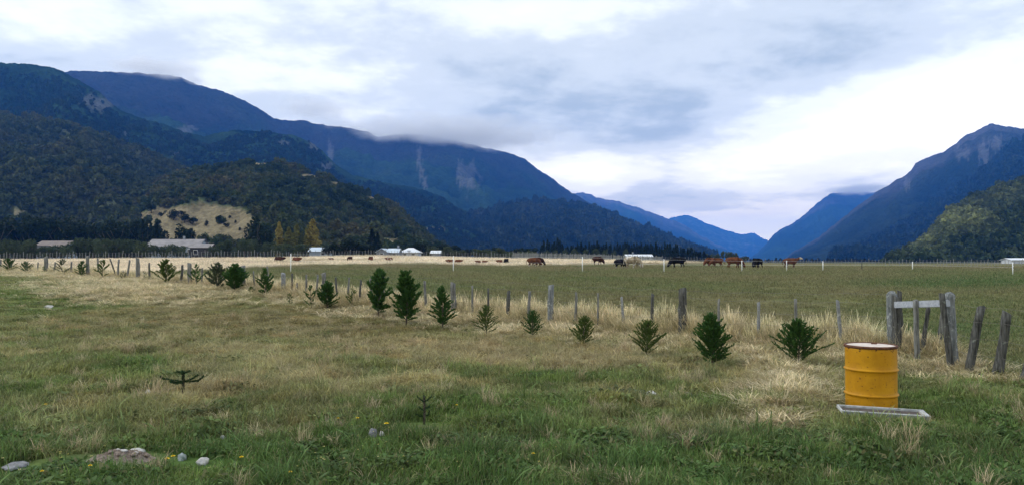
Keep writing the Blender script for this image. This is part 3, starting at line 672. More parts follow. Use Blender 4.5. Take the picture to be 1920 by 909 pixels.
# ------------------------------------------------------------------ wood and wire
def wood_mat(name, c1, c2, lichen=None, lk=.6):
    m, t, p = new_mat(name)
    v = t.mapping(t.obj(), (1, 1, .09)); n = t.noise(v, 38, 6, .65); n2 = t.noise(t.obj(), 7, 4, .6)
    c = t.mix(t.maprange(n, .35, .65), c1, c2)
    c = t.mix(t.maprange(n2, .55, .75, 0, .6), c, tuple(x * .55 for x in c1))
    if lichen: c = t.mix(t.maprange(t.noise(t.obj(), 11, 5, .7), lk - .06, lk + .06), c, lichen)
    t.set(p, 'Base Color', c); t.set(p, 'Roughness', .95); t.set(p, 'Specular IOR Level', .1); t.set(p, 'Normal', t.bump(n, .8, .012))
    return m
W_DARK = wood_mat('dark_weathered_wood', (.025, .025, .022), (.13, .13, .12), (.22, .24, .20), .66)
W_MID = wood_mat('grey_weathered_wood', (.06, .06, .054), (.24, .24, .22), (.32, .34, .29), .66)
W_PALE = wood_mat('pale_weathered_wood', (.14, .145, .145), (.27, .275, .27), (.36, .37, .34), .6)
W_LICH = wood_mat('lichen_covered_wood', (.09, .10, .10), (.24, .25, .25), (.36, .38, .36), .60)
M_WIRE = simple('rusty_wire', (.16, .13, .11), (.24, .23, .22), 40, .6, metal=.4)
def post_mesh(name, hgt, rad, mat, seed, lean=(0, 0), flat=1.0, top='cut', sink=.25, n=9, crook=.1):
    rs = random.Random(seed); mb = MB(); pts = []; rad_l = []
    K = 9; ph = rs.random() * 6
    for i in range(K + 1):
        f = i / K; z = -sink + (hgt + sink) * f; k = max(0, z / hgt)
        wx = crook * rad * math.sin(f * 4 + ph) * 1.5 + rs.uniform(-1, 1) * rad * .05
        pts.append((lean[0] * k + wx, lean[1] * k + crook * rad * math.cos(f * 3 + ph), z)); rad_l.append(rad * (1.10 - .18 * f) * rs.uniform(.95, 1.05))
    if top == 'round':
        pts = pts[:-1]; rad_l = rad_l[:-1]; tz = hgt - rad * .9
        pts[-1] = (pts[-1][0], pts[-1][1], min(pts[-1][2], tz - .02))
        for a in (0, .35, .65, .88, .99): pts.append((lean[0] * (tz + a * rad) / hgt, lean[1], tz + rad * .95 * a)); rad_l.append(rad * .95 * math.sqrt(max(.02, 1 - a * a)))
    mb.tube(pts, rad_l, n, True, .09, seed)
    if flat != 1: mb.v = [(x, y * flat, z) for x, y, z in mb.v]
    if top == 'cut':
        g = [rs.uniform(-.5, .5), rs.uniform(-.5, .5)]; lim = hgt - .02
        mb.v = [(x, y, z + (x - lean[0]) * g[0] + (y - lean[1]) * g[1] if z > lim else z) for x, y, z in mb.v]
    return mb.mesh(name, mat, True)
def line_Y(px, S=S_F): return S / (1 + ray(px, HY)[0])
# the long fence: photo x of each post or stake, photo y of its top, width in photo pixels, kind
LONG = [(86, 481, 7, 'p'), (165, 480, 6, 'p'), (258, 484, 7, 'p'), (357, 494, 8, 'p'), (456, 498, 11, 'q'), (527, 512, 9, 'w'), (608, 512, 9, 'p'), (717, 511, 10, 'p'), (852, 530, 11, 'p'), (1033, 534, 12, 'l'), (1281, 541, 16, 'd'),
        (70, 491, 3, 's'), (101, 491, 4, 's'), (132, 490, 4, 's'), (183, 484, 4, 's'), (204, 485, 3, 'k'), (220, 486, 4, 's'), (238, 487, 4, 's'), (278, 492, 4, 'D'), (338, 497, 5, 'D'), (374, 502, 4, 's'), (475, 508, 3, 's'), (486, 520, 3, 'D'), (499, 499, 4, 's'),
        (545, 513, 4, 'D'), (556, 530, 3, 's'), (571, 515, 4, 's'), (590, 515, 4, 's'), (629, 519, 4, 'D'), (650, 520, 4, 's'), (672, 524, 4, 'D'), (693, 522, 4, 's'), (794, 527, 5, 's'), (884, 535, 4, 's'), (914, 541, 4, 'D'),
        (951, 545, 7, 'D'), (989, 546, 6, 's'), (1076, 547, 5, 's'), (1118, 549, 4, 's'), (1163, 556, 5, 'w'), (1220, 550, 6, 'D'), (1346, 560, 5, 's'), (1417, 566, 6, 'w'), (1487, 560, 6, 's'), (1567, 563, 7, 'w'), (20, 488, 4, 's'), (48, 490, 3, 's'), (0, 486, 6, 'p')]
x0, y0 = S_F - line_Y(260), line_Y(260)
lf = tag(empty('wire_fence', (x0, y0, zg1(x0, y0))), 'long wire fence of weathered grey posts and thin stakes crossing the whole view', 'fence')
WM = {'p': W_MID, 'q': W_MID, 'w': W_PALE, 'l': W_LICH, 'd': W_DARK, 's': W_MID, 'D': W_DARK, 'k': W_DARK}
wire_pts = []
for i, (px, ty, wd, k) in enumerate(LONG):
    Y = line_Y(px); X = S_F - Y
    if k in 'sDkw': X += .05; Y += .05
    z = zg1(X, Y); tz = ray(px, ty)[1]; hgt = CAMZ + tz * Y - z; rad = wd / 2 / F * Y
    hgt = max(.5, hgt)
    post = k in 'pqld' or (k == 'w' and wd > 8)
    lean = {'k': (-.35, 0), 'w': (-.05, 0)}.get(k, (random.uniform(-.03, .03) * (1 if post else 1.6), 0))
    if px == 1417: lean = (-.03, 0)
    if px == 1567: lean = (-.10, .0)
    me = post_mesh('post' if post else 'stake', hgt, rad, WM[k], i, lean, 1.0 if post else .7, 'cut', n=9 if post else 6, crook=.12 if post else .35)
    o = link('post' if post else 'stake', me, lf, (X - x0 - (lean[0] if k in 'kw' else 0), Y - y0, z - lf.location.z))
    if px == 1033: o['label'] = 'crooked post patched with pale lichen'
    if px == 1281: o['label'] = 'thickest darkest post of the long fence'
fx = np.linspace(-60, 1672, 160)
for hw in (.22, .45, .68, .92, 1.08):
    pts = []
    for px in fx[::2]:
        Y = line_Y(px); X = S_F - Y; pts.append((X - x0, Y - y0, zg1(X, Y) + hw - lf.location.z + random.uniform(-.006, .006)))
    mb = MB(); mb.tube(pts, .0022, 4, False); link('wire', mb.mesh('wire', M_WIRE), lf)

# corner brace
def corner(px, Y): X = ray(px, HY)[0] * Y; return X, Y, zg1(X, Y)
CXp, CYp, CZp = corner(1730, 12.9)
cb = tag(empty('corner_brace', (CXp, CYp, CZp)), 'corner brace of two round topped lichen grey posts joined by a pale crossbar', 'fence brace')
def brace_post(px, top, wd, Y, mat, seed, lean=(0, 0), tp='cut', nm='post', lab=None, flat=1., parent=cb, base=(CXp, CYp, CZp)):
    X, Y, z = corner(px, Y); hgt = CAMZ + ray(px, top)[1] * Y - z; rad = wd / 2 / F * Y
    o = link(nm, post_mesh(nm, hgt, rad, mat, seed, lean, flat, tp), parent, (X - base[0], Y - base[1], z - base[2]))
    if lab: o['label'] = lab
    return o
brace_post(1673, 545, 19, 13.6, W_LICH, 1, (-.015, 0), 'round', lab='round topped left post with pale lichen')
brace_post(1679, 556, 16, 13.4, W_DARK, 2, (0, 0), lab='dark upright standing for the shaded part of the left post')  # added upright, dark wood standing for the left post's shaded part
brace_post(1689, 545, 9, 13.9, W_DARK, 3, (-.03, 0))
brace_post(1717, 562, 10, 12.75, W_MID, 4, (.0, 0))
brace_post(1726, 575, 8, 13.1, W_DARK, 5, (.12, 0), nm='stake', lab='thin dark stake leaning right')
brace_post(1753, 585, 9, 13.3, W_MID, 6, (.13, 0), nm='stake')
brace_post(1784, 547, 21, 12.2, W_LICH, 7, (-.045, 0), 'round', lab='tallest round topped pale post')
brace_post(1781, 551, 12, 12.0, W_DARK, 8, (-.13, 0), lab='dark timber leaning on the right post')
a = corner(1680, 13.35); b = corner(1776, 12.12); za = CAMZ + ray(1680, 571)[1] * a[1]; zb = CAMZ + ray(1776, 568)[1] * b[1]
mb = MB(); dv = Vector((b[0] - a[0], b[1] - a[1], zb - za)); ln = dv.length
mm = Matrix.Translation(Vector((a[0] - CXp, a[1] - CYp, za - CZp))) @ dv.to_track_quat('X', 'Z').to_matrix().to_4x4()
mb.box(0, ln, -.05, .05, -.055, .055, mm); o = link('crossbar', mb.mesh('crossbar', simple('silvered_plank', (.26, .28, .31), (.40, .42, .46), 30, .8, .4, .004, (.1, 1, 1)), False, .008), cb)
# short fence running from the corner towards the camera
SX, SY, SZ = corner(1840, 11.9)
sf = tag(empty('leaning_fence', (SX, SY, SZ)), 'short fence of dark leaning posts right of the corner brace', 'fence')
for (px, top, wd, Y, sd_, lean) in ((1811, 576, 15, 11.7, 21, (.23, 0)), (1866, 585, 17, 11.3, 22, (.16, 0)), (1911, 682, 14, 10.6, 23, (.10, 0)), (1975, 600, 16, 10.2, 24, (.05, 0)), (2060, 600, 15, 9.4, 25, (-.04, 0))):
    brace_post(px, top, wd, Y, W_DARK, sd_, lean, parent=sf, base=(SX, SY, SZ), lab={1811: 'dark post leaning right, splayed top', 1911: 'short broken post stump'}.get(px))
for hw in (.3, .55, .8, 1.02):
    pts = []
    for px, Y in ((1786, 12.2), (1812, 11.7), (1868, 11.3), (1913, 10.6), (1977, 10.2), (2060, 9.4)):
        X, Y, z = corner(px, Y); pts.append((X - SX + .1 * hw, Y - SY, z + hw - SZ))
    mb = MB(); mb.tube(pts, .002, 4, False); link('wire', mb.mesh('wire', M_WIRE), sf)

# ------------------------------------------------------------------ oil drum
def drum_mat():
    m, t, p = new_mat('yellow_drum_paint')
    P = t.obj(); n = t.noise(P, 5, 5, .65); n2 = t.noise(P, 30, 4, .7); n3 = t.noise(t.mapping(P, (1, 1, .25)), 9, 5, .7)
    c = t.mix(t.maprange(n, .3, .7), (.37, .165, .002), (.50, .245, .004))
    c = t.mix(t.maprange(n3, .55, .75, 0, .35), c, (.30, .12, .004))
    s = t.new('ShaderNodeSeparateXYZ'); t.set(s, 0, P)
    edge = t.math('MAXIMUM', t.maprange(s.outputs[2], .80, .875, 0, .16), t.maprange(s.outputs[2], .16, .02, 0, .10))
    rust = t.maprange(t.math('ADD', n2, edge), .63, .68)
    c = t.mix(rust, c, (.09, .035, .015))
    t.set(p, 'Base Color', c); t.set(p, 'Roughness', t.maprange(rust, 0, 1, .55, .9)); t.set(p, 'Specular IOR Level', .2); t.set(p, 'Normal', t.bump(t.math('ADD', n, t.math('MULTIPLY', n2, .25)), .35, .012))
    return m
DX, DY, _ = onground(1633, 762); DY = 9.15; DX = ray(1633, 700)[0] * DY; DZ = zg1(DX, DY)
DZ = CAMZ + ray(1633, 645)[1] * DY - .885
dr = tag(empty('oil_drum', (DX, DY, DZ), R(35)), 'yellow steel drum with two ribs and a rusty rim standing beside the fence corner', 'drum')
def lathe(prof, n=64, wob=0, seed=0):
    mb = MB(); vs_ = []; rs = random.Random(seed); ph = [rs.random() * 6 for _ in range(4)]
    for r_, z in prof:
        for k in range(n):
            q = 2 * math.pi * k / n; w2 = 1 + wob * (math.sin(3 * q + ph[0] + z * 6) + .6 * math.sin(7 * q + ph[1] - z * 9))
            vs_.append((r_ * w2 * math.cos(q), r_ * w2 * math.sin(q), z))
    m_ = len(prof); fs = [(i * n + k, i * n + (k + 1) % n, (i + 1) * n + (k + 1) % n, (i + 1) * n + k) for i in range(m_ - 1) for k in range(n)]
    fs += [tuple(range(n - 1, -1, -1)), tuple(range((m_ - 1) * n, m_ * n))]
    mb.add(vs_, fs); return mb
RD = .289; prof = [(RD - .004, 0.0), (RD + .004, .006), (RD + .004, .016), (RD - .004, .022), (RD - .006, .05)]
def rib(z): return [(RD - .006, z - .022), (RD - .002, z - .014), (RD + .009, z - .006), (RD + .011, z), (RD + .009, z + .006), (RD - .002, z + .014), (RD - .006, z + .022)]
for z in (.12, .2, .27): prof.append((RD - .006, z))
prof += rib(.31)
for z in (.38, .45, .53): prof.append((RD - .006, z))
prof += rib(.60)
for z in (.68, .76, .83, .86): prof.append((RD - .006, z))
link('body', lathe(prof, 72, .0022, 3).mesh('body', drum_mat(), True), dr)
M_RUST = simple('rusted_steel', (.055, .022, .012), (.16, .07, .035), 22, .9, .5, .004)
link('rim', lathe([(RD - .018, .852), (RD + .003, .855), (RD + .007, .862), (RD + .007, .876), (RD + .002, .884), (RD - .010, .885), (RD - .017, .878), (RD - .018, .856)], 72, .0022, 3).mesh('rim', M_RUST, True), dr)
o = link('lid', lathe([(RD - .02, .868), (RD - .021, .8745), (RD - .04, .876)], 64).mesh('lid', simple('chalky_lid', (.50, .42, .36), (.66, .58, .51), 9, .7, .2, .003)), dr)
link('bung', lathe([(.034, .876), (.034, .888), (.028, .890)], 20).mesh('bung', M_RUST), o, (.16, .05, 0))

# metal frame lying in the grass in front of it
FXc, FYc, FZc = onground(1652, 776); FYc = 8.72; FXc = ray(1655, 776)[0] * FYc; FZc = zg1(FXc, FYc) + .035
ff = tag(empty('steel_frame', (FXc, FYc, FZc), R(-6)), 'pale rectangular steel frame lying in the grass before the yellow drum', 'frame')
M_FR = simple('chipped_grey_paint', (.33, .34, .33), (.56, .57, .56), 14, .7, .3, .002, lo=.3, hi=.6)
M_FI = simple('galvanised_side', (.17, .175, .185), (.27, .28, .29), 10, .75, .2, .002)
Lx, Ly = .475, .105
ff.rotation_euler = (R(9), R(2.6), R(-6))
for nm, bx_ in (('rail', (-Lx, Lx, -Ly, -Ly + .022, .0, .035)), ('rail', (-Lx, Lx, Ly - .022, Ly, .0, .035)), ('end_piece', (-Lx, -Lx + .02, -Ly + .023, Ly - .023, .0, .033)), ('end_piece', (Lx - .06, Lx, -Ly + .023, Ly - .023, .0, .033))):
    mb = MB(); mb.box(*bx_); link(nm, mb.mesh(nm, M_FR, False, .004), ff)
mb = MB(); mb.box(-Lx + .022, Lx - .062, -Ly + .024, Ly - .024, .002, .012); link('base_plate', mb.mesh('base_plate', simple('rust_brown_sheet', (.06, .045, .04), (.13, .11, .10), 12, .9)), ff)
mb = MB(); mb.box(-Lx + .002, Lx - .002, -Ly - .004, -Ly - .001, -.055, .028); link('side_skirt', mb.mesh('side_skirt', M_FI), ff)

# ------------------------------------------------------------------ conifer saplings along the fence
M_CYP = leaf_mat('cypress_foliage', (.022, .062, .015), (.062, .135, .030), trans=.15, scale=14)
M_CYPL = leaf_mat('yellowed_cypress_foliage', (.035, .075, .016), (.11, .15, .035), trans=.2, scale=14)
M_CYPG = leaf_mat('grey_green_foliage', (.045, .065, .035), (.10, .12, .065), trans=.2, scale=14)
M_BARK = simple('sapling_bark', (.06, .045, .035), (.12, .10, .08), 30, .9)
def sapling(h, wid, n_br, seed, mat, label, loc, rz=0, low=.08, fat=.4, wisp=0, open_=0., lean=0., frond=1.0):
    r = random.Random(seed); root = tag(empty('cypress_sapling', loc, rz), label, 'sapling', 'young cypress saplings planted along the long fence')
    mb = MB(); K = 8; tp = []
    for i in range(K + 1):
        f = i / K; tp.append(Vector((lean * f * f * h + .02 * h * math.sin(f * 5 + seed), .015 * h * math.cos(f * 4), h * .97 * f)))
    mb.tube(tp, [max(.002, .016 * (h / .9) * (1 - .92 * i / K)) for i in range(K + 1)], 6)
    tv = []; tf = []
    def frond_at(p, d, L, wd):
        d = d.normalized(); sdv = d.cross(Vector((r.uniform(-1, 1), r.uniform(-1, 1), r.uniform(-1, 1)))).normalized()
        k = len(tv); m1 = p + d * L * .45
        tv.extend([p, m1 + sdv * wd, p + d * L, m1 - sdv * wd]); tf.append((k, k + 1, k + 2, k + 3))
    size = max(.55, h) * frond; env_ = r.uniform(.22, .50)
    n_br = int(n_br * .85)
    for b in range(n_br):
        f = low + (.94 - low) * (b + r.random()) / n_br; q = b * 2.39996 + r.uniform(-.4, .4)
        base = tp[0].lerp(tp[-1], f) if False else tp[min(K, int(f * K))].lerp(tp[min(K, int(f * K) + 1)], f * K - int(f * K))
        if f < fat: pr = .5 + .5 * (f / fat) ** .7
        else: pr = ((1 - f) / (1 - fat)) ** .75
        if wisp and f > 1 - wisp: pr = .16 + .1 * r.random()
        L = wid * .5 * pr * (.45 + .85 * r.random() ** 1.2) * (1 + .25 * math.sin(q * 2 + seed)) * (1.35 if r.random() < .10 else 1)
        if r.random() < open_: continue
        el = R(24 + 30 * f + r.uniform(-12, 14)); dr_ = Vector((math.cos(q) * math.cos(el), math.sin(q) * math.cos(el), math.sin(el)))
        hl = min(1.15 * L / max(.35, math.cos(el)), max(.05 * h, (h * 1.0 - base.z) / (1.15 * math.sin(el) + .05))); pts = []
        for _q in range(12):
            zt_ = base.z + dr_.z * hl + hl * .18; re_ = math.hypot(base.x + dr_.x * hl, base.y + dr_.y * hl)
            if zt_ < h * (1.0 - env_ * min(1.2, re_ / (wid * .5)) ** 1.2) + .02: break
            hl *= .9
        cv_ = Vector((r.uniform(-1, 1), r.uniform(-1, 1), r.uniform(-.9, .3))) * hl * .28
        for j in range(6):
            g = j / 5; pts.append(base + dr_ * hl * g + Vector((0, 0, hl * .18 * g * g)) + cv_ * g * g)
        mb.tube([pts[0], pts[2], pts[4]], [.004 * size, .003 * size, .001 * size], 4, False)
        nf = max(6, int(50 * hl / (.35)))
        nf = min(nf, 62)
        for j in range(nf):
            g = (.10 + .90 * ((j + r.random()) / nf) ** .8); p = base + dr_ * hl * g + Vector((0, 0, hl * .18 * g * g)) + cv_ * g * g
            dd = dr_ * 1.1 + Vector((r.uniform(-1, 1), r.uniform(-1, 1), r.uniform(-.5, .9))) * .75
            frond_at(p, dd, size * r.uniform(.055, .11) * (1 - .35 * g), size * r.uniform(.009, .016))
    for j in range(14): frond_at(tp[-1] - Vector((0, 0, .12 * h * r.random())), Vector((r.uniform(-.5, .5), r.uniform(-.5, .5), 1)), size * .07, size * .010)
    link('trunk', mb.mesh('trunk', M_BARK, True), root)
    me = mesh_np('foliage', np.array([tuple(v) for v in tv]), np.array(tf), mat)
    link('foliage', me, root)
    return root
SAP = [ # x, base y, top y, width px, branches, material, kw, label
 (15, 519, 484, 33, 46, 'g', {}, 'dense dark sapling at the far left end of the sapling row'),
 (48, 519, 490, 29, 40, 'g', {}, 'rounded dark sapling, second from the left end of the row'),
 (83, 517, 499, 12, 18, 'g', {'open_': .1}, 'tiny sapling against the post, third from the left end'),
 (117, 521, 486, 32, 34, 'G', {'open_': .35}, 'feathery grey green sapling, fourth from the left end'),
 (154, 525, 489, 20, 40, 'g', {'fat': .5}, 'slim columnar sapling, fifth from the left end beside a fence post'),
 (193, 524, 487, 34, 34, 'l', {'open_': .3}, 'loose yellowish sapling beside a slanting stake, sixth from the left end'),
 (232, 528, 508, 24, 22, 'G', {'open_': .3}, 'low faded sapling just left of the straight grey post'),
 (270, 530, 508, 14, 14, 'G', {'open_': .4}, 'small ghostly pale sapling just right of the straight grey post'),
 (311, 520, 486, 42, 48, 'l', {}, 'bright bushy sapling between two stakes before the straw field'),
 (368, 523, 496, 30, 30, 'g', {'open_': .3}, 'low dark sapling beside a thick short post'),
 (408, 546, 492, 44, 50, 'G', {'wisp': .28}, 'tall grey green sapling with wispy top left of the fullest dark sapling'),
 (441, 556, 495, 52, 110, 'g', {'fat': .45}, 'fullest dark sapling of the left group, beside a square post'),
 (471, 560, 538, 17, 26, 'l', {}, 'knee high sapling right of the fullest dark sapling'),
 (497, 567, 502, 32, 46, 'g', {'wisp': .45, 'fat': .3}, 'sapling with thin wispy leader over a bushy base'),
 (543, 571, 550, 15, 18, 'l', {}, 'small yellowish sapling below the white electric fence post'),
 (583, 579, 535, 30, 26, 'g', {'open_': .45}, 'gappy dark sapling with separate tufts left of a denser one'),
 (613, 580, 527, 44, 90, 'g', {'fat': .4}, 'dense wide sapling in front of a fence post, right of the gappy one'),
 (661, 578, 540, 34, 28, 'l', {'open_': .25}, 'open yellowish sapling with spreading twigs before pale grass'),
 (711, 594, 503, 42, 90, 'g', {'fat': .35, 'open_': .15}, 'tall ragged sapling left of the tallest one'),
 (763, 610, 504, 54, 130, 'g', {'fat': .38, 'lean': -.08}, 'tallest sapling of the row, with a bent thin top'),
 (829, 616, 535, 38, 110, 'g', {'fat': .4}, 'dense spindle shaped sapling beside a leaning grey post'),
 (911, 628, 571, 36, 90, 'l', {'fat': .45, 'open_': .1}, 'narrow light green sapling right of the spindle shaped one'),
 (999, 634, 580, 42, 100, 'g', {'wisp': .2}, 'mid green sapling left of the lichen patched crooked post'),
 (1095, 649, 591, 42, 120, 'l', {'fat': .45}, 'upright yellow green sapling right of the lichen patched crooked post'),
 (1214, 670, 600, 62, 110, 'l', {'fat': .42, 'open_': .15}, 'ragged bright sapling with long side twigs left of the thick dark post'),
 (1337, 692, 586, 78, 150, 'g', {'fat': .40, 'lean': -.08}, 'large bushy sapling leaning left beside the thick dark post'),
 (1497, 688, 598, 118, 130, 'g', {'fat': .42}, 'widest dark sapling with spread branches left of the yellow drum')]
for i, (px, by, ty, wd, nb, mk, kw, lab) in enumerate(SAP):
    X, Y, z = onground(px, by)
    Yl = line_Y(px) - 1.0
    if px < 520: Y = Yl - .4; X = ray(px, HY)[0] * Y; z = zg1(X, Y)
    hgt = CAMZ + ray(px, ty)[1] * Y - z
    kw = dict(kw)
    sapling(max(.25, hgt), wd / F * Y, nb, 200 + i, {'g': M_CYP, 'l': M_CYPL, 'G': M_CYPG}[mk], lab, (X, Y, z), 0, frond=1.0 if Y < 20 else 1.35, **kw)

# ------------------------------------------------------------------ monkey puzzle seedlings in the turf
M_ARA = leaf_mat('monkey_puzzle_scales', (.010, .030, .010), (.030, .065, .022), trans=.05, scale=30)
def araucaria(px, by, ty, arms, label, sc=1.0):
    X, Y, z = onground(px, by); h = CAMZ + ray(px, ty)[1] * Y - z; r = random.Random(int(px))
    root = tag(empty('monkey_puzzle_seedling', (X, Y, z)), label, 'seedling')
    mb = MB(); mb.tube([(0, 0, -.05), (.005, 0, h * .5), (0, 0, h)], [.014, .012, .008], 7); link('stem', mb.mesh('stem', M_BARK, True), root)
    def limb(nm, a, pts, rad):
        tv = []; tf = []; pts = [Vector(p) for p in pts]; n = 0
        seg = sum((pts[i + 1] - pts[i]).length for i in range(len(pts) - 1)); m_ = int(seg / .0035)
        for j in range(m_):
            g = j / m_ * (len(pts) - 1); i = min(int(g), len(pts) - 2); p = pts[i].lerp(pts[i + 1], g - i); d = (pts[i + 1] - pts[i]).normalized()
            q = j * 2.4; s1 = d.orthogonal().normalized(); s2 = d.cross(s1); o_ = (s1 * math.cos(q) + s2 * math.sin(q)); dd = (o_ * .9 + d * .9).normalized()
            L = rad * r.uniform(.9, 1.5); sd_ = dd.cross(d).normalized() * rad * .38; k = len(tv)
            tv.extend([p, p + dd * L * .4 + sd_, p + dd * L, p + dd * L * .4 - sd_]); tf.append((k, k + 1, k + 2, k + 3))
        link(nm, mesh_np(nm, np.array([tuple(v) for v in tv]), np.array(tf), M_ARA), root)
    limb('leafy_stem', 0, [(0, 0, h * .12), (.004, 0, h * .6), (0, 0, h)], .034 * sc)
    for pts in arms: limb('branch', 0, [(x * h, y * h, q * h) for x, y, q in pts], .026 * sc)
araucaria(343, 738, 696, [[(0, 0, .54), (-.5, .05, .60), (-.95, .1, .66), (-1.08, .1, .74)], [(0, 0, .54), (.45, -.05, .56), (.75, -.1, .60), (1.0, -.1, .80)], [(0, 0, .52), (.25, .3, .6), (.5, .5, .78)], [(0, 0, .9), (-.15, 0, .98), (-.28, 0, 1.0)], [(0, 0, .9), (.15, .05, .98), (.30, .05, 1.02)], [(0, 0, .5), (-.1, -.5, .55), (-.2, -.8, .65)], [(0, 0, .92), (0, -.15, 1.0)]], 'dark monkey puzzle seedling with two long level branches like a cross')
araucaria(795, 795, 742, [[(0, 0, .80), (-.13, 0, .88), (-.26, 0, 1.0)], [(0, 0, .80), (.13, 0, .88), (.26, 0, .98)], [(0, 0, .3), (-.15, 0, .28), (-.27, 0, .36)], [(0, 0, .3), (.15, 0, .32), (.2, 0, .5)], [(0, 0, .55), (.12, -.1, .6), (.2, -.15, .66)], [(0, 0, .5), (-.1, -.1, .55), (-.15, -.1, .62)]], 'small upright monkey puzzle seedling with three pronged top beside bare soil', .75)

# ------------------------------------------------------------------ stones, soil and flowers
def stone_mesh(sx, sy, sz, seed, mat, rough=.18):
    bm = bmesh.new(); bmesh.ops.create_icosphere(bm, subdivisions=4, radius=1); r = random.Random(seed)
    off = [r.uniform(0, 50) for _ in range(3)]
    co = np.array([v.co[:] for v in bm.verts]); n = fbm(co[:, 0] * 1.3 + off[0] + co[:, 2], co[:, 1] * 1.3 + off[1] - co[:, 2] * .7, 4, seed)
    pl = [Vector((r.uniform(-1, 1), r.uniform(-1, 1), r.uniform(-.3, 1))).normalized() for _ in range(5)]
    for v, k in zip(bm.verts, n):
        c = v.co * (1 + rough * float(k) * 2)
        for q in pl:
            d = c.dot(q)
            if d > .74: c -= q * (d - .74) * .85
        v.co = Vector((c.x * sx, c.y * sy, c.z * sz))
    me = bpy.data.meshes.new('stone'); bm.to_mesh(me); bm.free(); me.materials.append(mat)
    for p in me.polygons: p.use_smooth = True
    return me
M_ST1 = simple('grey_stone', (.12, .12, .125), (.27, .27, .28), 22, .9, .5, .01)
M_ST2 = simple('white_stone', (.40, .38, .35), (.62, .60, .56), 18, .85, .3, .01)
M_ST3 = simple('pale_blue_stone', (.22, .26, .26), (.38, .42, .41), 16, .85, .3, .01)
for px, py, wd, ht, m_, lab in ((700, 818, 20, 15, M_ST1, 'rounded grey stone beside a yellow flower'), (716, 817, 11, 9, M_ST2, 'narrow white stone right of the rounded grey stone'),
        (341, 862, 20, 12, M_ST3, 'smooth pale blue grey stone right of the soil mound'), (379, 870, 28, 13, M_ST2, 'wedge shaped white stone right of the blue grey one'),
        (33, 876, 54, 9, M_ST1, 'flat grey slab sunk in grass at the lower left'), (91, 577, 16, 5, M_ST2, 'white stone lying in grass near the left edge'), (277, 737, 10, 6, M_ST2, 'small white stone left of the cross shaped seedling'),
        (418, 821, 9, 6, M_ST2, 'small pale stone in the turf above the wedge shaped one'), (255, 850, 36, 9, M_ST2, 'chalky stone bedded in the soil mound'), (1290, 742, 22, 8, M_ST1, 'half buried grey stone in the green turf'), (1222, 740, 20, 7, M_ST2, 'pale half buried stone left of a grey one')):
    X, Y, z = onground(px, py); s = Y / F
    o = link('stone', stone_mesh(wd * s / 2, wd * s / 2 * .8, ht * s * .75, int(px), m_), None, (X, Y, z + ht * s * .28), (0, 0, px))
    tag(o, lab, 'stone')
# soil mound
rt0 = random.Random(99)
M_SOIL = simple('dry_crumbly_soil', (.13, .10, .08), (.34, .27, .22), 26, .95, .9, .02, detail=8)
X, Y, z = onground(228, 862)
mv = 120; gx, gy = np.meshgrid(np.linspace(-1, 1, mv), np.linspace(-1, 1, mv)); rr_ = np.sqrt(gx ** 2 + gy ** 2)
hh = .058 * np.clip(1 - rr_ ** 1.6, 0, 1) * (1 + .5 * fbm(gx * 2.2, gy * 2.2, 4, 7)) + .05 * fbm(gx * 7, gy * 7, 6, 8, .7) * sstep(1, .7, rr_)
V = np.stack([gx * .27, gy * .22, 0 * gx], -1); zz = zg(X + V[..., 0], Y + V[..., 1]) - z + hh + .012 - .06 * np.clip(rr_ - .85, 0, 1); V[..., 2] = zz
tag(link('soil_mound', mesh_np('soil_mound', V.reshape(-1, 3), grid_faces(mv, mv), M_SOIL, True), None, (X, Y, z)), 'low heap of pinkish crumbly soil at the lower left of the turf', 'soil mound')
for k in range(16):
    a_ = rt0.random() * 6.28; d_ = .22 * rt0.random() ** .6; sx_ = .012 + .022 * rt0.random(); X1, Y1 = X + d_ * math.cos(a_) * 1.1, Y + d_ * .75 * math.sin(a_)
    hz1 = .055 * max(0, 1 - (d_ / .26) ** 1.6)
    tag(link('stone', stone_mesh(sx_, sx_ * .8, sx_ * .65, 900 + k, M_SOIL if k % 3 else M_ST2), None, (X1, Y1, zg1(X1, Y1) + .03 + hz1), (0, 0, a_)), 'small clod or pebble on the pinkish soil heap', 'stone', 'pebbles and clods on the soil heap')
# dandelions
M_YEL = simple('yellow_petals', (.75, .50, .01), (.85, .68, .03), 40, .7); M_STEM = simple('flower_stem', (.09, .13, .04), (.13, .17, .06), 20, .8)
FL = [(668, 792, 1.0, 'yellow dandelion, highest of the pair above the grey stone'), (723, 808, 1.3, 'brightest yellow dandelion just above the rounded grey stone'), (857, 771, .8, 'yellow dandelion right of the upright seedling'), (455, 874, 1.0, 'yellow dandelion right of the wedge shaped stone'),
      (327, 872, 1.0, 'flat yellow dandelion below the blue grey stone'), (313, 877, 1.2, 'double headed yellow flower below the blue grey stone'), (84, 765, .9, 'yellow dandelion alone on the left turf'), (75, 903, .8, 'yellow dandelion by the bottom edge, lower left'), (1000, 867, .9, 'orange yellow dandelion low in the centre'), (636, 797, .7, 'small yellow dandelion left of the grey stone pair'),
      (172, 892, .8, 'yellow dandelion below the soil mound'), (545, 905, .8, 'yellow dandelion at the bottom edge right of the stones')]
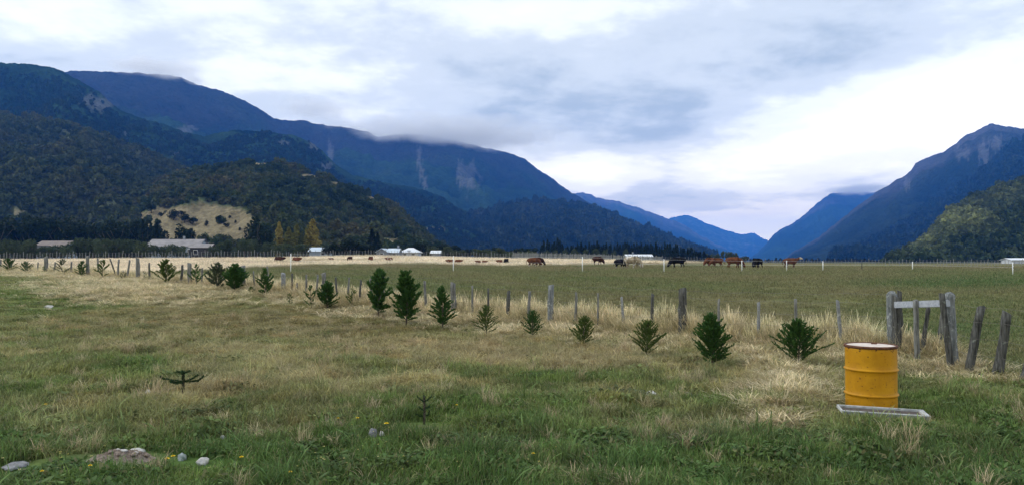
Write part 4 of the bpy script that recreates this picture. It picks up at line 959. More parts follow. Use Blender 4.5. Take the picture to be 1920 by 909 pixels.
for i, (px, py, s_, lab) in enumerate(FL):
    X, Y, z = onground(px, py + 8); root = tag(empty('dandelion', (X, Y, z), i), lab, 'flower', 'yellow dandelions in the turf')
    hs = .09 + .03 * random.random(); mb = MB(); mb.tube([(0, 0, -.02), (.006, 0, hs * .5), (.012, 0, hs)], .0022, 5); link('stem', mb.mesh('stem', M_STEM), root)
    mb = MB(); 
    for ring, (nn_, rr2, zz2) in enumerate(((16, .019, .004), (12, .013, .008), (8, .007, .011))):
        for k in range(nn_):
            q = 2 * math.pi * (k + .5 * ring) / nn_; c_, s2 = math.cos(q), math.sin(q); w2 = .0042
            mb.add([(.012 - s2 * w2 * .4, c_ * w2 * .4, hs), (.012 + s2 * w2 * .4, -c_ * w2 * .4, hs), (.012 + c_ * rr2 * s_ + s2 * w2, s2 * rr2 * s_ - c_ * w2, hs + zz2), (.012 + c_ * rr2 * s_ - s2 * w2, s2 * rr2 * s_ + c_ * w2, hs + zz2)], [(0, 1, 2, 3)])
    link('flower_head', mb.mesh('flower_head', M_YEL), root)
# many tiny pale yellow flower heads nobody could count
r_ = np.random.default_rng(77); fxx = []; 
for cx_, cy2, rx, ry, n in ((420, 712, 150, 26, 90), (1000, 880, 500, 25, 40), (150, 870, 150, 40, 30), (640, 840, 160, 40, 15), (230, 690, 220, 40, 40), (620, 880, 60, 20, 20)):
    for k in range(n): fxx.append((cx_ + rx * r_.normal() * .6, min(903, cy2 + ry * r_.normal() * .6)))
tv = []; tf = []
for px, py in fxx:
    if py < 600: continue
    X, Y, z = onground(px, py); s_ = .0055 + .0055 * r_.random(); z += .06 + .05 * r_.random(); k = len(tv)
    for q in range(6): tv.append((X + s_ * math.cos(q * 1.047), Y + s_ * math.sin(q * 1.047), z + .004 * (q % 2)))
    tv.append((X, Y, z - .006)); tf += [(k + q, k + (q + 1) % 6, k + 6) for q in range(6)]
tag(link('small_yellow_flowers', mesh_np('small_yellow_flowers', np.array(tv), np.array(tf), simple('pale_yellow_petals', (.50, .42, .08), (.62, .58, .28), 3, .8))), 'scattered tiny yellow flower heads in the turf', None, None, 'stuff')

# ------------------------------------------------------------------ electric fence
M_WHITE = simple('white_plastic', (.74, .75, .74), (.80, .80, .78), 8, .5)
EP = [(545, 475, 511), (850, 479, 510), (1092, 481, 510), (1245, 485, 511), (1391, 488, 509), (1475, 488, 509), (1543, 489, 508), (1616, 490, 506), (1711, 490, 507), (1899, 491, 516)]
pos_ = []
for px, ty, by in EP:
    X, Y, z = onground(px, by); pos_.append((X, Y, z, min(1.5, CAMZ + ray(px, ty)[1] * Y - z)))
ef = tag(empty('electric_fence', pos_[2][:3]), 'temporary electric fence of slim white posts across the pasture in front of the cows', 'electric fence')
bx0 = Vector(pos_[2][:3])
for i, (X, Y, z, h_) in enumerate(pos_):
    mb = MB(); mb.tube([(0, 0, -.1), (0, 0, h_ * .5), (.0, 0, h_)], [.032 * Y / 55, .030 * Y / 55, .026 * Y / 55], 8); mb.box(-.09, .09, -.015, .015, .0, .03)
    for q in range(3): mb.tube([(.0, 0, h_ * (.45 + .22 * q)), (.07, 0, h_ * (.45 + .22 * q) + .03)], .012, 5)
    o = link('post', mb.mesh('post', M_WHITE if EP[i][0] not in (1616,) else W_DARK, True), ef, Vector((X, Y, z)) - bx0)
    if EP[i][0] == 1616: o['label'] = 'dark wooden post among the white ones'
for q in (.6, .95):
    mb = MB(); mb.tube([Vector((X, Y, z + h_ * q)) - bx0 for X, Y, z, h_ in pos_], .006, 4, False); link('tape', mb.mesh('tape', M_WHITE), ef)

# ------------------------------------------------------------------ cattle
def skin_mesh(name, chains, sub=1):
    """chains: list of [(x,y,z,r),...]; later chains start at an earlier point given by index (chain, i) as first item"""
    verts = []; edges = []; rad = []; idxs = []
    for ch in chains:
        row = []
        for k, p in enumerate(ch):
            if k == 0 and len(p) == 2: row.append(idxs[p[0]][p[1]]); continue
            verts.append(p[:3]); rad.append(p[3]); row.append(len(verts) - 1)
            if k > 0: edges.append((row[-2], row[-1]))
        idxs.append(row)
    me = bpy.data.meshes.new(name); me.from_pydata(verts, edges, []); o = bpy.data.objects.new('tmp', me); COL.objects.link(o)
    m = o.modifiers.new('s', 'SKIN'); m.use_smooth_shade = True
    for i, q in enumerate(rad):
        rr2 = q if isinstance(q, tuple) else (q, q); rr2 = (rr2[0] * 1.14, rr2[1] * 1.14); me.skin_vertices[0].data[i].radius = rr2
    me.skin_vertices[0].data[0].use_root = True
    ss = o.modifiers.new('u', 'SUBSURF'); ss.levels = ss.render_levels = sub
    dg = bpy.context.evaluated_depsgraph_get(); em = bpy.data.meshes.new_from_object(o.evaluated_get(dg)); em.name = name
    bpy.data.objects.remove(o)
    for p in em.polygons: p.use_smooth = True
    return em
def cow_chains(pose):
    if pose == 'lie':
        ch = [[(-.15, 0, .40, (.42, .46)), (.35, 0, .42, (.38, .42)), (.66, 0, .52, (.28, .28)), (.86, 0, .62, (.20, .20)), (1.02, 0, .70, (.15, .15)), (1.24, 0, .58, (.095, .095))],
              [(0, 0), (-.62, 0, .38, (.40, .42)), (-.92, 0, .36, (.26, .30))],
              [(0, 1), (.45, .26, .22, (.12, .12)), (.75, .28, .10, (.07, .07)), (.50, .30, .07, (.05, .05))], [(0, 1), (.45, -.26, .22, (.12, .12)), (.85, -.28, .10, (.07, .07)), (1.0, -.26, .07, (.05, .05))],
              [(1, 1), (-.55, .34, .20, (.17, .17)), (-.15, .42, .10, (.08, .08))], [(1, 1), (-.55, -.34, .20, (.17, .17)), (-.25, -.48, .10, (.08, .08))],
              [(0, 4), (1.00, .19, .76, (.035, .035)), (.98, .28, .74, (.03, .03))], [(0, 4), (1.00, -.19, .76, (.035, .035)), (.98, -.28, .74, (.03, .03))]]
        return ch
    if pose == 'graze': nk = [(.76, 0, .88, (.34, .30)), (.95, 0, .64, (.25, .21)), (1.10, 0, .42, (.17, .16)), (1.22, 0, .14, (.10, .10))]; ear = (1.06, .46)
    else: nk = [(.80, 0, 1.15, (.25, .19)), (1.05, 0, 1.30, (.17, .14)), (1.25, 0, 1.38, (.14, .13)), (1.55, 0, 1.22, (.085, .085))]; ear = (1.2, 1.44)
    ch = [[(-.05, 0, .93, (.42, .38)), (.42, 0, .95, (.40, .36))] + nk,
          [(0, 0), (-.55, 0, .97, (.40, .40)), (-.88, 0, 1.02, (.30, .32))],
          [(0, 1), (.46, .20, .66, (.17, .14)), (.45, .20, .38, (.07, .07)), (.46, .20, .10, (.05, .05)), (.50, .20, .03, (.065, .06))], [(0, 1), (.40, -.20, .66, (.17, .14)), (.30, -.20, .38, (.07, .07)), (.22, -.20, .10, (.05, .05)), (.26, -.20, .03, (.065, .06))],
          [(1, 1), (-.70, .20, .74, (.18, .13)), (-.62, .20, .52, (.10, .09)), (-.80, .20, .36, (.065, .06)), (-.74, .20, .10, (.05, .05)), (-.70, .20, .03, (.065, .06))],
          [(1, 1), (-.62, -.20, .74, (.18, .13)), (-.50, -.20, .52, (.10, .09)), (-.62, -.20, .36, (.065, .06)), (-.52, -.20, .10, (.05, .05)), (-.48, -.20, .03, (.065, .06))],
          [(1, 2), (-1.06, 0, 1.02, (.05, .05)), (-1.10, 0, .70, (.028, .028)), (-1.09, 0, .45, (.05, .05))],
          [(0, 4), (ear[0], .20, ear[1], (.035, .035)), (ear[0] - .03, .30, ear[1] - .03, (.03, .03))], [(0, 4), (ear[0], -.20, ear[1], (.035, .035)), (ear[0] - .03, -.30, ear[1] - .03, (.03, .03))]]
    return ch
def hide_mat(name, c1, c2, patch=None, lo=.55, sc=1.2, sock=None, face=None):
    m, t, p = new_mat(name); P = t.obj(); n = t.noise(P, 3, 4, .6); c = t.mix(t.maprange(n, .35, .65), c1, c2)
    if patch: c = t.mix(t.maprange(t.noise(P, sc, 2, .5, dist=.6), lo, lo + .03), c, patch)
    s = t.new('ShaderNodeSeparateXYZ'); t.set(s, 0, P)
    if sock: c = t.mix(t.maprange(s.outputs[2], .36, .30), c, sock)
    if face: c = t.mix(t.maprange(s.outputs[0], 1.08, 1.14), c, face)
    t.set(p, 'Base Color', c); t.set(p, 'Roughness', .8); t.set(p, 'Specular IOR Level', .08); t.set(p, 'Normal', t.bump(t.noise(P, 25, 3), .3, .01)); return m
HIDE = {'brown': hide_mat('red_brown_hide', (.085, .030, .014), (.14, .055, .026)), 'dark': hide_mat('dark_brown_hide', (.030, .013, .009), (.055, .022, .014)),
        'black': hide_mat('black_hide', (.006, .006, .007), (.012, .011, .012)), 'sock': hide_mat('brown_hide_white_feet', (.085, .032, .016), (.14, .055, .026), sock=(.45, .40, .34)),
        'bsock': hide_mat('black_hide_pale_feet', (.006, .006, .007), (.012, .011, .012), sock=(.25, .23, .22)), 'cream': hide_mat('cream_and_tan_hide', (.20, .16, .10), (.34, .28, .19), (.50, .47, .42), .52, 1.6),
        'pface': hide_mat('brown_hide_pale_face', (.075, .032, .018), (.12, .052, .03), face=(.48, .42, .34)), 'pied': hide_mat('brown_and_white_hide', (.09, .035, .018), (.13, .05, .025), (.50, .46, .41), .50, 1.3)}
POSE = {k: skin_mesh('cow', cow_chains(k)) for k in ('graze', 'stand', 'lie')}
POSED = {}
M_HORN = simple('pale_horn', (.35, .30, .22), (.5, .45, .36), 9, .5); M_NOSE = simple('dark_muzzle', (.02, .015, .014), (.035, .025, .022), 9, .5)
def cow(px, by, width, head, pose, hide, lab, facing=1, sc=None, sink=0):
    X, Y, z = onground(px, by)
    if pose not in POSED.setdefault(hide, {}):
        me = POSE[pose].copy(); me.materials.clear(); me.materials.append(HIDE[hide]); POSED[hide][pose] = me
    s = sc or 1.0
    o = link('cow', POSED[hide][pose], None, (X, Y, z - sink), (0, 0, head)); o.scale = (s, s, s)
    tag(o, lab, 'cow', 'cattle lying in the straw field' if pose == 'lie' else 'cattle grazing in the pasture')
    return o
PI = math.pi
CW = [(1001, 500.6, 0, -.15, 'graze', 'sock', 'large red brown cow with white feet grazing near the centre', 1.0), (1008, 498.5, 0, .1, 'graze', 'dark', 'dark cow half hidden behind the large red brown one', 1.0),
      (1121, 496, 0, -.6, 'graze', 'dark', 'dark brown cow alone at the edge of the straw, rump left', 1.05), (1163, 503.5, 0, -.75, 'graze', 'bsock', 'small black cow beside the cream coloured one', .9),
      (1186, 504, 0, -.7, 'graze', 'cream', 'cream and tan cow, the only pale one standing', 1.15), (1270, 502.5, 0, PI + .1, 'graze', 'black', 'solid black cow grazing with its head left, largest of the black ones', 1.12),
      (1332, 499, 0, PI + .3, 'graze', 'brown', 'red brown cow, left of an overlapping grazing pair', 1.0), (1344, 500, 0, PI - .1, 'graze', 'brown', 'brown cow, right of an overlapping grazing pair', 1.0),
      (1377, 503, 0, -.35, 'graze', 'brown', 'brown cow grazing with its head right beside a white post', 1.1), (1421, 503.5, 0, PI + .75, 'graze', 'black', 'black cow grazing, right of the brown one by the white post', 1.0),
      (1483, 502.5, 0, -.1, 'stand', 'pface', 'brown cow with pale face and raised head, rightmost of the herd', 1.0),
      (523, 490, 0, .15, 'lie', 'dark', 'large dark brown cow lying left of the tall white post', 1.0), (556, 490, 0, -.2, 'lie', 'brown', 'red brown cow lying right of the tall white post', .9),
      (621, 488, 0, 2.6, 'lie', 'pied', 'smallest brown and white calf lying low in the straw', .6), (656, 488.5, 0, 1.5, 'lie', 'dark', 'dark brown cow lying rump on, left of the similar brown one', .9),
      (695, 488.5, 0, 1.6, 'lie', 'brown', 'brown cow lying rump on between the dark one and the pied one', .9), (730, 489, 0, PI, 'lie', 'pied', 'brown and cream cow lying in the straw before the grey gabled house', .8),
      (844, 493, 0, PI - .2, 'lie', 'brown', 'brown cow lying just left of the second white post', .75), (859, 493, 0, .1, 'lie', 'brown', 'brown cow lying just right of the second white post', .75),
      (897, 493, 0, PI, 'lie', 'brown', 'brown calf lying, left of a low pair back to back', .55), (908, 493, 0, 0, 'lie', 'brown', 'brown calf lying, right of a low pair back to back', .55),
      (937, 492.5, 0, 2.9, 'lie', 'brown', 'brown calf lying next to the round black cow', .65), (949, 493.5, 0, 1.5, 'lie', 'black', 'black cow lying rump on in the straw, the only black one lying', .95)]
for px, by, wd, hd, pose, hide, lab, s_ in CW: cow(px, by, wd, hd, pose, hide, lab, sc=s_)

# ------------------------------------------------------------------ far fences of split stakes
def stake_fence(pts, n, h0, label, mat, rad=.035, big=5, wires=3, nm='stake'):
    """pts: photo x and photo y of the ground, distance"""
    qx = [p[0] for p in pts]; D = [p[1] for p in pts]
    X0 = ray(qx[0], HY)[0] * D[0]; Y0 = D[0]; z0 = zg1(X0, Y0); root = tag(empty('stake_fence', (X0, Y0, z0)), label, 'fence')
    mm_ = [post_mesh(nm, h0 * k, rad * (1.0 + .3 * (k > 1)), mat, 300 + int(k * 100), (.03, 0), .8, n=5, sink=.2, crook=.5) for k in (.86, .95, 1.0, 1.05, 1.22)]
    rs = random.Random(int(qx[0]) + n); wp = []; rest = MB()
    for i in range(n):
        f = (i + rs.uniform(-.15, .15)) / max(1, n - 1); px = qx[0] + (qx[-1] - qx[0]) * f; Y = np.interp(px, qx, D); X = ray(px, HY)[0] * Y; z = zg1(X, Y)
        wp.append((X - X0, Y - Y0, z - z0))
        k = 4 if i % big == 0 else rs.randint(0, 3)
        if i < 98: link(nm, mm_[k], root, wp[-1], (rs.uniform(-.05, .05), rs.uniform(-.05, .05), rs.random() * 6))
        else: rest.tube([(wp[-1][0], wp[-1][1], wp[-1][2] - .1), (wp[-1][0] + .03, wp[-1][1], wp[-1][2] + h0 * (.9 + .2 * rs.random()))], rad, 5)
    if n > 98: tag(link('remaining_stakes', rest.mesh('remaining_stakes', mat), root), None, None, None, 'stuff')
    for k in range(wires):
        mb = MB(); mb.tube([(a, b, c + h0 * (.3 + .6 * k / max(1, wires - 1))) for a, b, c in wp], .008, 3, False); link('wire', mb.mesh('wire', M_WIRE), root)
    return root
W_FAR = wood_mat('silver_grey_stakes', (.12, .13, .13), (.30, .31, .30))
stake_fence([(-80, 172), (300, 172), (520, 170)], 98, 1.5, 'stake fence before the dark bushes, left of the tall white post', W_FAR, .05)
stake_fence([(525, 170), (720, 170), (960, 176)], 80, 1.2, 'sparser stake fence before the white roofed houses', W_FAR, .045, 6)
stake_fence([(1242, 196), (1450, 205), (1560, 210)], 60, 1.15, 'thin stake fence behind the grazing cows under the dark conifers', W_FAR, .045, 6)
stake_fence([(1565, 150), (1750, 140), (1980, 125)], 66, 1.05, 'pale stake fence across the far right of the pasture', W_PALE, .04, 5)
# weathered board fence in the middle
qx = np.linspace(962, 1240, 32); X0 = ray(962, HY)[0] * 180; Y0 = 180.; z0 = zg1(X0, Y0)
bf = tag(empty('board_fence', (X0, Y0, z0)), 'grey board fence behind the standing cows in the middle distance', 'fence')
for i in range(31):
    a, b = qx[i], qx[i + 1]; mb = MB(); Y = 180 + 14 * (i / 31); Xa, Xb = ray(a, HY)[0] * Y, ray(b, HY)[0] * (Y + .45); z = zg1(Xa, Y); hh_ = 1.55 - .35 * i / 31
    for q in range(9):
        u0 = Xa + (Xb - Xa) * q / 9; hq = hh_ * random.uniform(.82, 1.03)
        if random.random() < .93: mb.box(u0 - X0 + .01, u0 + (Xb - Xa) / 9 * random.uniform(.65, .95) - X0, Y - Y0 - .012, Y - Y0 + .012, z - z0 - .1, z - z0 + hq)
    link('board_panel', mb.mesh('board_panel', W_FAR), bf)
    mb = MB(); mb.tube([(Xa - X0, Y - Y0 - .06, z - z0 - .1), (Xa - X0, Y - Y0 - .06, z - z0 + hh_ * 1.15)], .06, 6); link('post', mb.mesh('post', W_FAR), bf)

# ------------------------------------------------------------------ houses
M_WALLB = simple('blue_grey_boards', (.20, .25, .30), (.30, .35, .41), 3, .85, stretch=(6, 6, .2)); M_WALLW = simple('whitewashed_boards', (.42, .44, .46), (.56, .58, .60), 3, .85, stretch=(6, 6, .2))
M_WALLG = simple('grey_boards', (.16, .18, .20), (.26, .28, .31), 3, .85, stretch=(6, 6, .2)); M_GLASS = simple('dark_window_glass', (.01, .012, .016), (.02, .025, .03), 2, .15, spec=.6)
M_WALLD = simple('porch_shade_dark', (.03, .03, .032), (.06, .06, .062), 3, .9)  # near black walls paint the shade inside the open lean-to
def roof_mat(name, c1, c2):
    m, t, p = new_mat(name); P = t.obj(); n = t.noise(P, .6, 5, .6); wv = t.new('ShaderNodeTexWave', wave_type='BANDS', bands_direction='X'); t.set(wv, 'Vector', P); t.set(wv, 'Scale', 2.2)
    t.set(p, 'Base Color', t.mix(t.maprange(n, .35, .65), c1, c2)); t.set(p, 'Roughness', .55); t.set(p, 'Metallic', .1); t.set(p, 'Normal', t.bump(wv.outputs['Fac'], .6, .05)); return m
R_PINK = roof_mat('faded_sheet_roof', (.17, .155, .155), (.27, .25, .25)); R_WHITE = roof_mat('white_sheet_roof', (.62, .66, .70), (.78, .80, .82)); R_BLUE = roof_mat('pale_blue_sheet_roof', (.46, .54, .62), (.62, .69, .75)); R_RUST = roof_mat('rust_brown_sheet_roof', (.11, .08, .07), (.19, .15, .125))
def house(px0, px1, ytop, yeave, Y, depth, wall, roof, label, gable=False, hip=0.0, over=.4, wins=(), door=None, chimney=False, rz=0, porch=None):
    x0_, x1_ = ray(px0, HY)[0] * Y, ray(px1, HY)[0] * Y; W = x1_ - x0_; xc = (x0_ + x1_) / 2; z = zg1(xc, Y) - .1
    he = max(1.2, CAMZ + ray(px0, yeave)[1] * Y - z); hr = max(he + .5, CAMZ + ray(px0, ytop)[1] * (Y + depth / 2) - z)
    root = tag(empty('house', (xc, Y, z), rz), label, 'house'); w2 = W / 2 - over
    mb = MB(); mb.box(-w2, w2, .4, depth - .4, -.5, he)
    if gable: mb.add([(-w2, .4, he), (w2, .4, he), (0, .4, hr - .12)], [(0, 1, 2)]); mb.add([(-w2, depth - .4, he), (w2, depth - .4, he), (0, depth - .4, hr - .12)], [(0, 2, 1)])
    elif not hip:
        for s in (-1, 1): mb.add([(s * w2, .4, he), (s * w2, depth - .4, he), (s * w2, depth / 2, hr - .12)], [(0, 1, 2)])
    link('wall', mb.mesh('wall', wall), root)
    mb = MB(); tt = .08
    def slab(q):
        q = [Vector(p) for p in q]; n = (q[1] - q[0]).cross(q[2] - q[0]).normalized() * tt
        mb.add(q + [p + n for p in q], [tuple(range(len(q)))[::-1], tuple(range(len(q), 2 * len(q)))] + [(i, (i + 1) % len(q), (i + 1) % len(q) + len(q), i + len(q)) for i in range(len(q))])
    e_ = he - .08
    if gable:
        slab([(-W / 2, 0, e_), (0, 0, hr), (0, depth, hr), (-W / 2, depth, e_)]); slab([(0, 0, hr), (W / 2, 0, e_), (W / 2, depth, e_), (0, depth, hr)])
    else:
        hx = W / 2 - hip
        slab([(-W / 2, 0, e_), (W / 2, 0, e_), (hx, depth / 2, hr), (-hx, depth / 2, hr)]); slab([(W / 2, depth, e_), (-W / 2, depth, e_), (-hx, depth / 2, hr), (hx, depth / 2, hr)])
        if hip: slab([(W / 2, 0, e_), (W / 2, depth, e_), (hx, depth / 2, hr)]); slab([(-W / 2, depth, e_), (-W / 2, 0, e_), (-hx, depth / 2, hr)])
    rf = link('roof', mb.mesh('roof', roof), root)
    if chimney: mb = MB(); mb.box(-.25, .25, depth / 2 - .25, depth / 2 + .25, hr - .4, hr + .9); link('chimney', mb.mesh('chimney', M_WALLG), rf, (W * chimney, 0, 0))
    for wx in wins:
        mb = MB(); mb.box(wx * W - .55, wx * W + .55, .33, .39, he * .38, he * .80); wn = link('window', mb.mesh('window', M_WHITE), root)
        mb = MB(); mb.box(wx * W - .47, wx * W + .47, .30, .325, he * .41, he * .77); link('pane', mb.mesh('pane', M_GLASS), wn)
    if door is not None: mb = MB(); mb.box(door * W - .45, door * W + .45, .32, .39, .0, 2.0); link('door', mb.mesh('door', M_WALLW), root)
    if porch:
        a, b, zt, dp = porch; mb = MB(); mb.box(a, b, -dp, .1, zt, zt + .12); link('porch_roof', mb.mesh('porch_roof', R_PINK), root)
        for s in (a + .2, b - .2): mb = MB(); mb.box(s - .07, s + .07, -dp + .1, -dp + .24, -.3, zt); link('porch_post', mb.mesh('porch_post', M_WALLW), root)
    return root
house(270, 372, 449, 462, 205, 9, M_WALLB, R_PINK, 'farmhouse with a long faded pinkish sheet roof behind dark bushes', wins=(.32, -.2), door=.42, chimney=.1)
house(352, 396, 457, 464, 201, 4, M_WALLD, R_PINK, 'small lean-to with grey roof at the farmhouse corner, porch shade painted as dark walls', wins=(-.2,))
house(64, 104, 452, 460, 215, 7, M_WALLG, R_RUST, 'brown roofed shed with its wall hidden in dark bushes, left one of two')
house(92, 126, 452, 462, 208, 6, M_WALLB, R_RUST, 'brown roofed shed with pale blue wall, right one of two')
house(576, 616, 464, 471, 222, 6, M_WALLB, R_BLUE, 'low pale blue roofed shed behind the yellow poplar', wins=(.2,))
house(703, 727, 466, 473, 205, 9, M_WALLG, R_BLUE, 'grey house with its gable end facing the pasture', gable=True, over=.2, wins=(0,))
house(724, 748, 466, 474, 208, 7, M_WALLG, R_BLUE, 'pale blue roofed wing right of the gabled house', wins=(.1,), chimney=.3)
house(747, 786, 465, 473, 214, 9, M_WALLW, R_WHITE, 'wide house with the whitest hipped roof', hip=2.2, wins=(-.2, .2), door=0)
house(806, 826, 470, 475, 212, 5, M_WALLG, R_WHITE, 'small white roofed shed, right of the white hipped roof')
house(1174, 1226, 477, 481, 260, 7, M_WALLW, R_WHITE, 'long low white roofed barn behind the board fence', wins=(-.3, 0, .3), chimney=-.2)
house(1896, 1950, 491, 494, 235, 6, M_WALLW, R_WHITE, 'low white roofed shed at the far right edge of the plain')
# utility pole far off in front of the foothill
Xp, Yp = ray(1078, HY)[0] * 420, 420.; zp = zg1(Xp, Yp)

# ------------------------------------------------------------------ trees in the middle distance
M_CONI = leaf_mat('dark_conifer_needles', (.010, .020, .011), (.020, .036, .017), trans=.08, scale=.6)
M_DARK = leaf_mat('dark_broad_leaves', (.006, .014, .006), (.015, .028, .010), trans=.15, scale=.5)
M_BUSHM = leaf_mat('grey_green_bush_leaves', (.030, .048, .024), (.060, .078, .038), trans=.15, scale=.8)
M_OLIVE = leaf_mat('olive_tree_leaves', (.045, .065, .025), (.085, .10, .045), trans=.2, scale=.6)
M_GOLD = leaf_mat('autumn_poplar_leaves', (.20, .17, .045), (.34, .28, .08), trans=.3, scale=.6)
M_YG = leaf_mat('yellow_green_poplar_leaves', (.13, .14, .04), (.21, .20, .06), trans=.3, scale=.6)
M_TRUNK = simple('tree_bark', (.05, .042, .035), (.11, .095, .08), 3, .95)
def tree_proto(kind, seed):
    """unit tree of height 1 on z=0; returns (trunk mesh, crown mesh)"""
    r = np.random.default_rng(seed); rs = random.Random(seed); mb = MB()
    if kind == 'conifer':
        mb.tube([(0, 0, -.03), (0, 0, .5), (0, 0, .97)], [.022, .014, .003], 6); n = 900; f = r.random(n) ** .8; f = .08 + .92 * f
        prof = (1 - f) ** .85 * (.17 + .03 * np.sin(f * 40 + seed)); q = r.random(n) * 6.283; rad = prof * (.35 + .75 * r.random(n) ** .5) * (1 + .25 * np.sin(q * 3 + f * 9))
        c = np.stack([np.cos(q) * rad, np.sin(q) * rad, f - .03 * rad / .2], 1); a = np.stack([np.cos(q), np.sin(q), -.35 + .2 * r.random(n)], 1) * .035; b = np.stack([-np.sin(q), np.cos(q), 0 * q], 1) * .018
        b = b + .012 * r.normal(size=(n, 3)); V = np.stack([c - a, c + b, c + a, c - b], 1).reshape(-1, 3); Fq = np.arange(4 * n).reshape(-1, 4); mt = M_CONI
    elif kind in ('poplar', 'poplar_green'):
        mb.tube([(0, 0, -.03), (.005, 0, .5), (0, .004, .95)], [.02, .012, .003], 6); n = 900; f = .10 + .9 * r.random(n); k = 9; lump = r.integers(0, k, n); la = r.random(k) * 6.28; lz = r.random(k)
        prof = (np.sin(np.pi * np.clip(f, 0, 1) ** .75) ** .6) * .105 * (1 - .35 * f); q = r.random(n) * 6.283; rad = prof * (.4 + .7 * r.random(n) ** .5) * (1 + .3 * np.sin(f * 22 + q * 2 + seed))
        c = np.stack([np.cos(q) * rad, np.sin(q) * rad, f], 1); V_ = r.normal(size=(n, 3)); a = V_ / np.linalg.norm(V_, axis=1)[:, None] * .024; b = np.cross(a, r.normal(size=(n, 3))); b = b / np.linalg.norm(b, axis=1)[:, None] * .018
        V = np.stack([c - a, c + b, c + a, c - b], 1).reshape(-1, 3); Fq = np.arange(4 * n).reshape(-1, 4); mt = M_GOLD if kind == 'poplar' else M_YG
        for q in range(6): z = .15 + .12 * q; an = rs.random() * 6.28; mb.tube([(0, 0, z), (.05 * math.cos(an), .05 * math.sin(an), z + .15)], [.006, .002], 4)
    else:
        mb.tube([(0, 0, -.03), (.01, .01, .3), (0, 0, .6)], [.035, .024, .01], 7)
        for q in range(6): an = q * 1.05 + rs.random(); z = .18 + .05 * q; mb.tube([(0, 0, z), (.2 * math.cos(an), .2 * math.sin(an), z + .2), (.3 * math.cos(an), .3 * math.sin(an), z + .35)], [.014, .008, .003], 5)
        sp = {'dark': (.36, .44, M_DARK), 'bush': (.5, .47, M_BUSHM), 'olive': (.38, .43, M_OLIVE)}[kind]
        V, Fq = leaf_cloud(1100, sp[0], sp[0], sp[1], .035, seed, .55, 11, .42); V[:, 2] += .10 if kind != 'bush' else .0; mt = sp[2]
        V[:, 2] /= V[:, 2].max()
    return mb.mesh('trunk', M_TRUNK, True), mesh_np('crown', V, Fq, mt)
PROTO = {}
LABK = {'conifer': ('conifer', 'conifer'), 'poplar': ('poplar', 'poplar'), 'poplar_green': ('poplar', 'poplar'), 'dark': ('broadleaf_tree', 'tree'), 'bush': ('bush', 'bush'), 'olive': ('broadleaf_tree', 'tree')}
def tree(px, ytop, Y, wid, kind, label, group):
    if kind not in PROTO: PROTO[kind] = [tree_proto(kind, 500 + 10 * len(PROTO) + k) for k in range(4)]
    X = ray(px, HY)[0] * Y; z = zg1(X, Y) - .1; h = max(1.5, CAMZ + ray(px, ytop)[1] * Y - z); wscale = wid / F * Y
    base_w = {'conifer': .36, 'poplar': .2, 'poplar_green': .2, 'dark': .66, 'bush': .95, 'olive': .7}[kind]
    tr, crn = random.choice(PROTO[kind]); nm, cat = LABK[kind]
    root = tag(empty(nm, (X, Y, z), random.random() * 6.28), label, cat, group); root.scale = (wscale / base_w, wscale / base_w, h)
    link('trunk', tr, root); link('crown', crn, root)
rt = random.Random(4)
def row(x0_, x1_, n, tops, Y, wid, kind, label, group, jt=6, dY=14):
    for i in range(n):
        px = x0_ + (x1_ - x0_) * (i + .5 + rt.uniform(-.35, .35)) / n; yt = np.interp(px, [t_[0] for t_ in tops], [t_[1] for t_ in tops]) + rt.uniform(-jt * .4, jt * .6)
        tree(px, yt, Y + rt.uniform(-dY, dY), wid * rt.uniform(.8, 1.25), kind, label, group)
row(-60, 165, 14, [(-60, 402), (30, 406), (110, 402), (165, 418)], 290, 50, 'dark', 'tall dark tree in the leftmost dark clump behind the brown roofs', 'tall dark trees, leftmost clump')
row(168, 310, 11, [(168, 416), (200, 412), (245, 416), (270, 408), (310, 425)], 282, 42, 'dark', 'tall dark tree in the clump left of the pink roofed farmhouse', 'tall dark trees by the farmhouse')
for px, yt, w_, k, lab in ((267, 414, 24, 'conifer', 'pointed dark conifer left of the farmhouse roof'), (293, 417, 26, 'conifer', 'pointed dark conifer just above the left end of the farmhouse roof'), (350, 419, 46, 'dark', 'round dark tree behind the farmhouse chimney below the tan clearing'),
        (481, 402, 42, 'dark', 'tall dark tree at the right edge of the tan clearing'), (497, 425, 34, 'dark', 'dark tree between the tallest dark tree and the first golden poplar'),
        (697, 430, 30, 'conifer', 'broad dark conifer standing alone left of the gabled house'), (708, 436, 22, 'conifer', 'smaller dark conifer touching the lone broad conifer'),
        (523, 416, 17, 'poplar', 'slim golden poplar, left one of the two golden poplars'), (586, 411, 26, 'poplar', 'broad golden poplar behind the low blue roofed shed'), (577, 422, 16, 'poplar_green', 'yellow green poplar touching the broad golden one'),
        (541, 426, 20, 'poplar_green', 'yellow green poplar just right of the slim golden one'), (556, 421, 20, 'poplar_green', 'tallest yellow green poplar between the two golden ones'), (567, 432, 16, 'olive', 'olive tree among the yellow green poplars')):
    tree(px, yt, 235 if 'poplar' in lab else 262, w_, k, lab, None)
row(-60, 275, 32, [(-60, 444), (60, 449), (75, 459), (125, 460), (140, 447), (200, 446), (260, 447), (280, 456)], 192, 36, 'bush', 'low grey green bush before the houses, left of the farmhouse', 'low bushes left of the farmhouse', 6, 6)
row(278, 348, 7, [(278, 461), (320, 456), (345, 459)], 190, 26, 'bush', 'low dark bush against the farmhouse wall', 'bushes at the farmhouse wall', 4, 3)
row(390, 575, 15, [(390, 458), (430, 446), (470, 450), (530, 452), (575, 455)], 198, 30, 'bush', 'rounded bush between the farmhouse and the poplars', 'bushes between farmhouse and poplars', 8, 8)
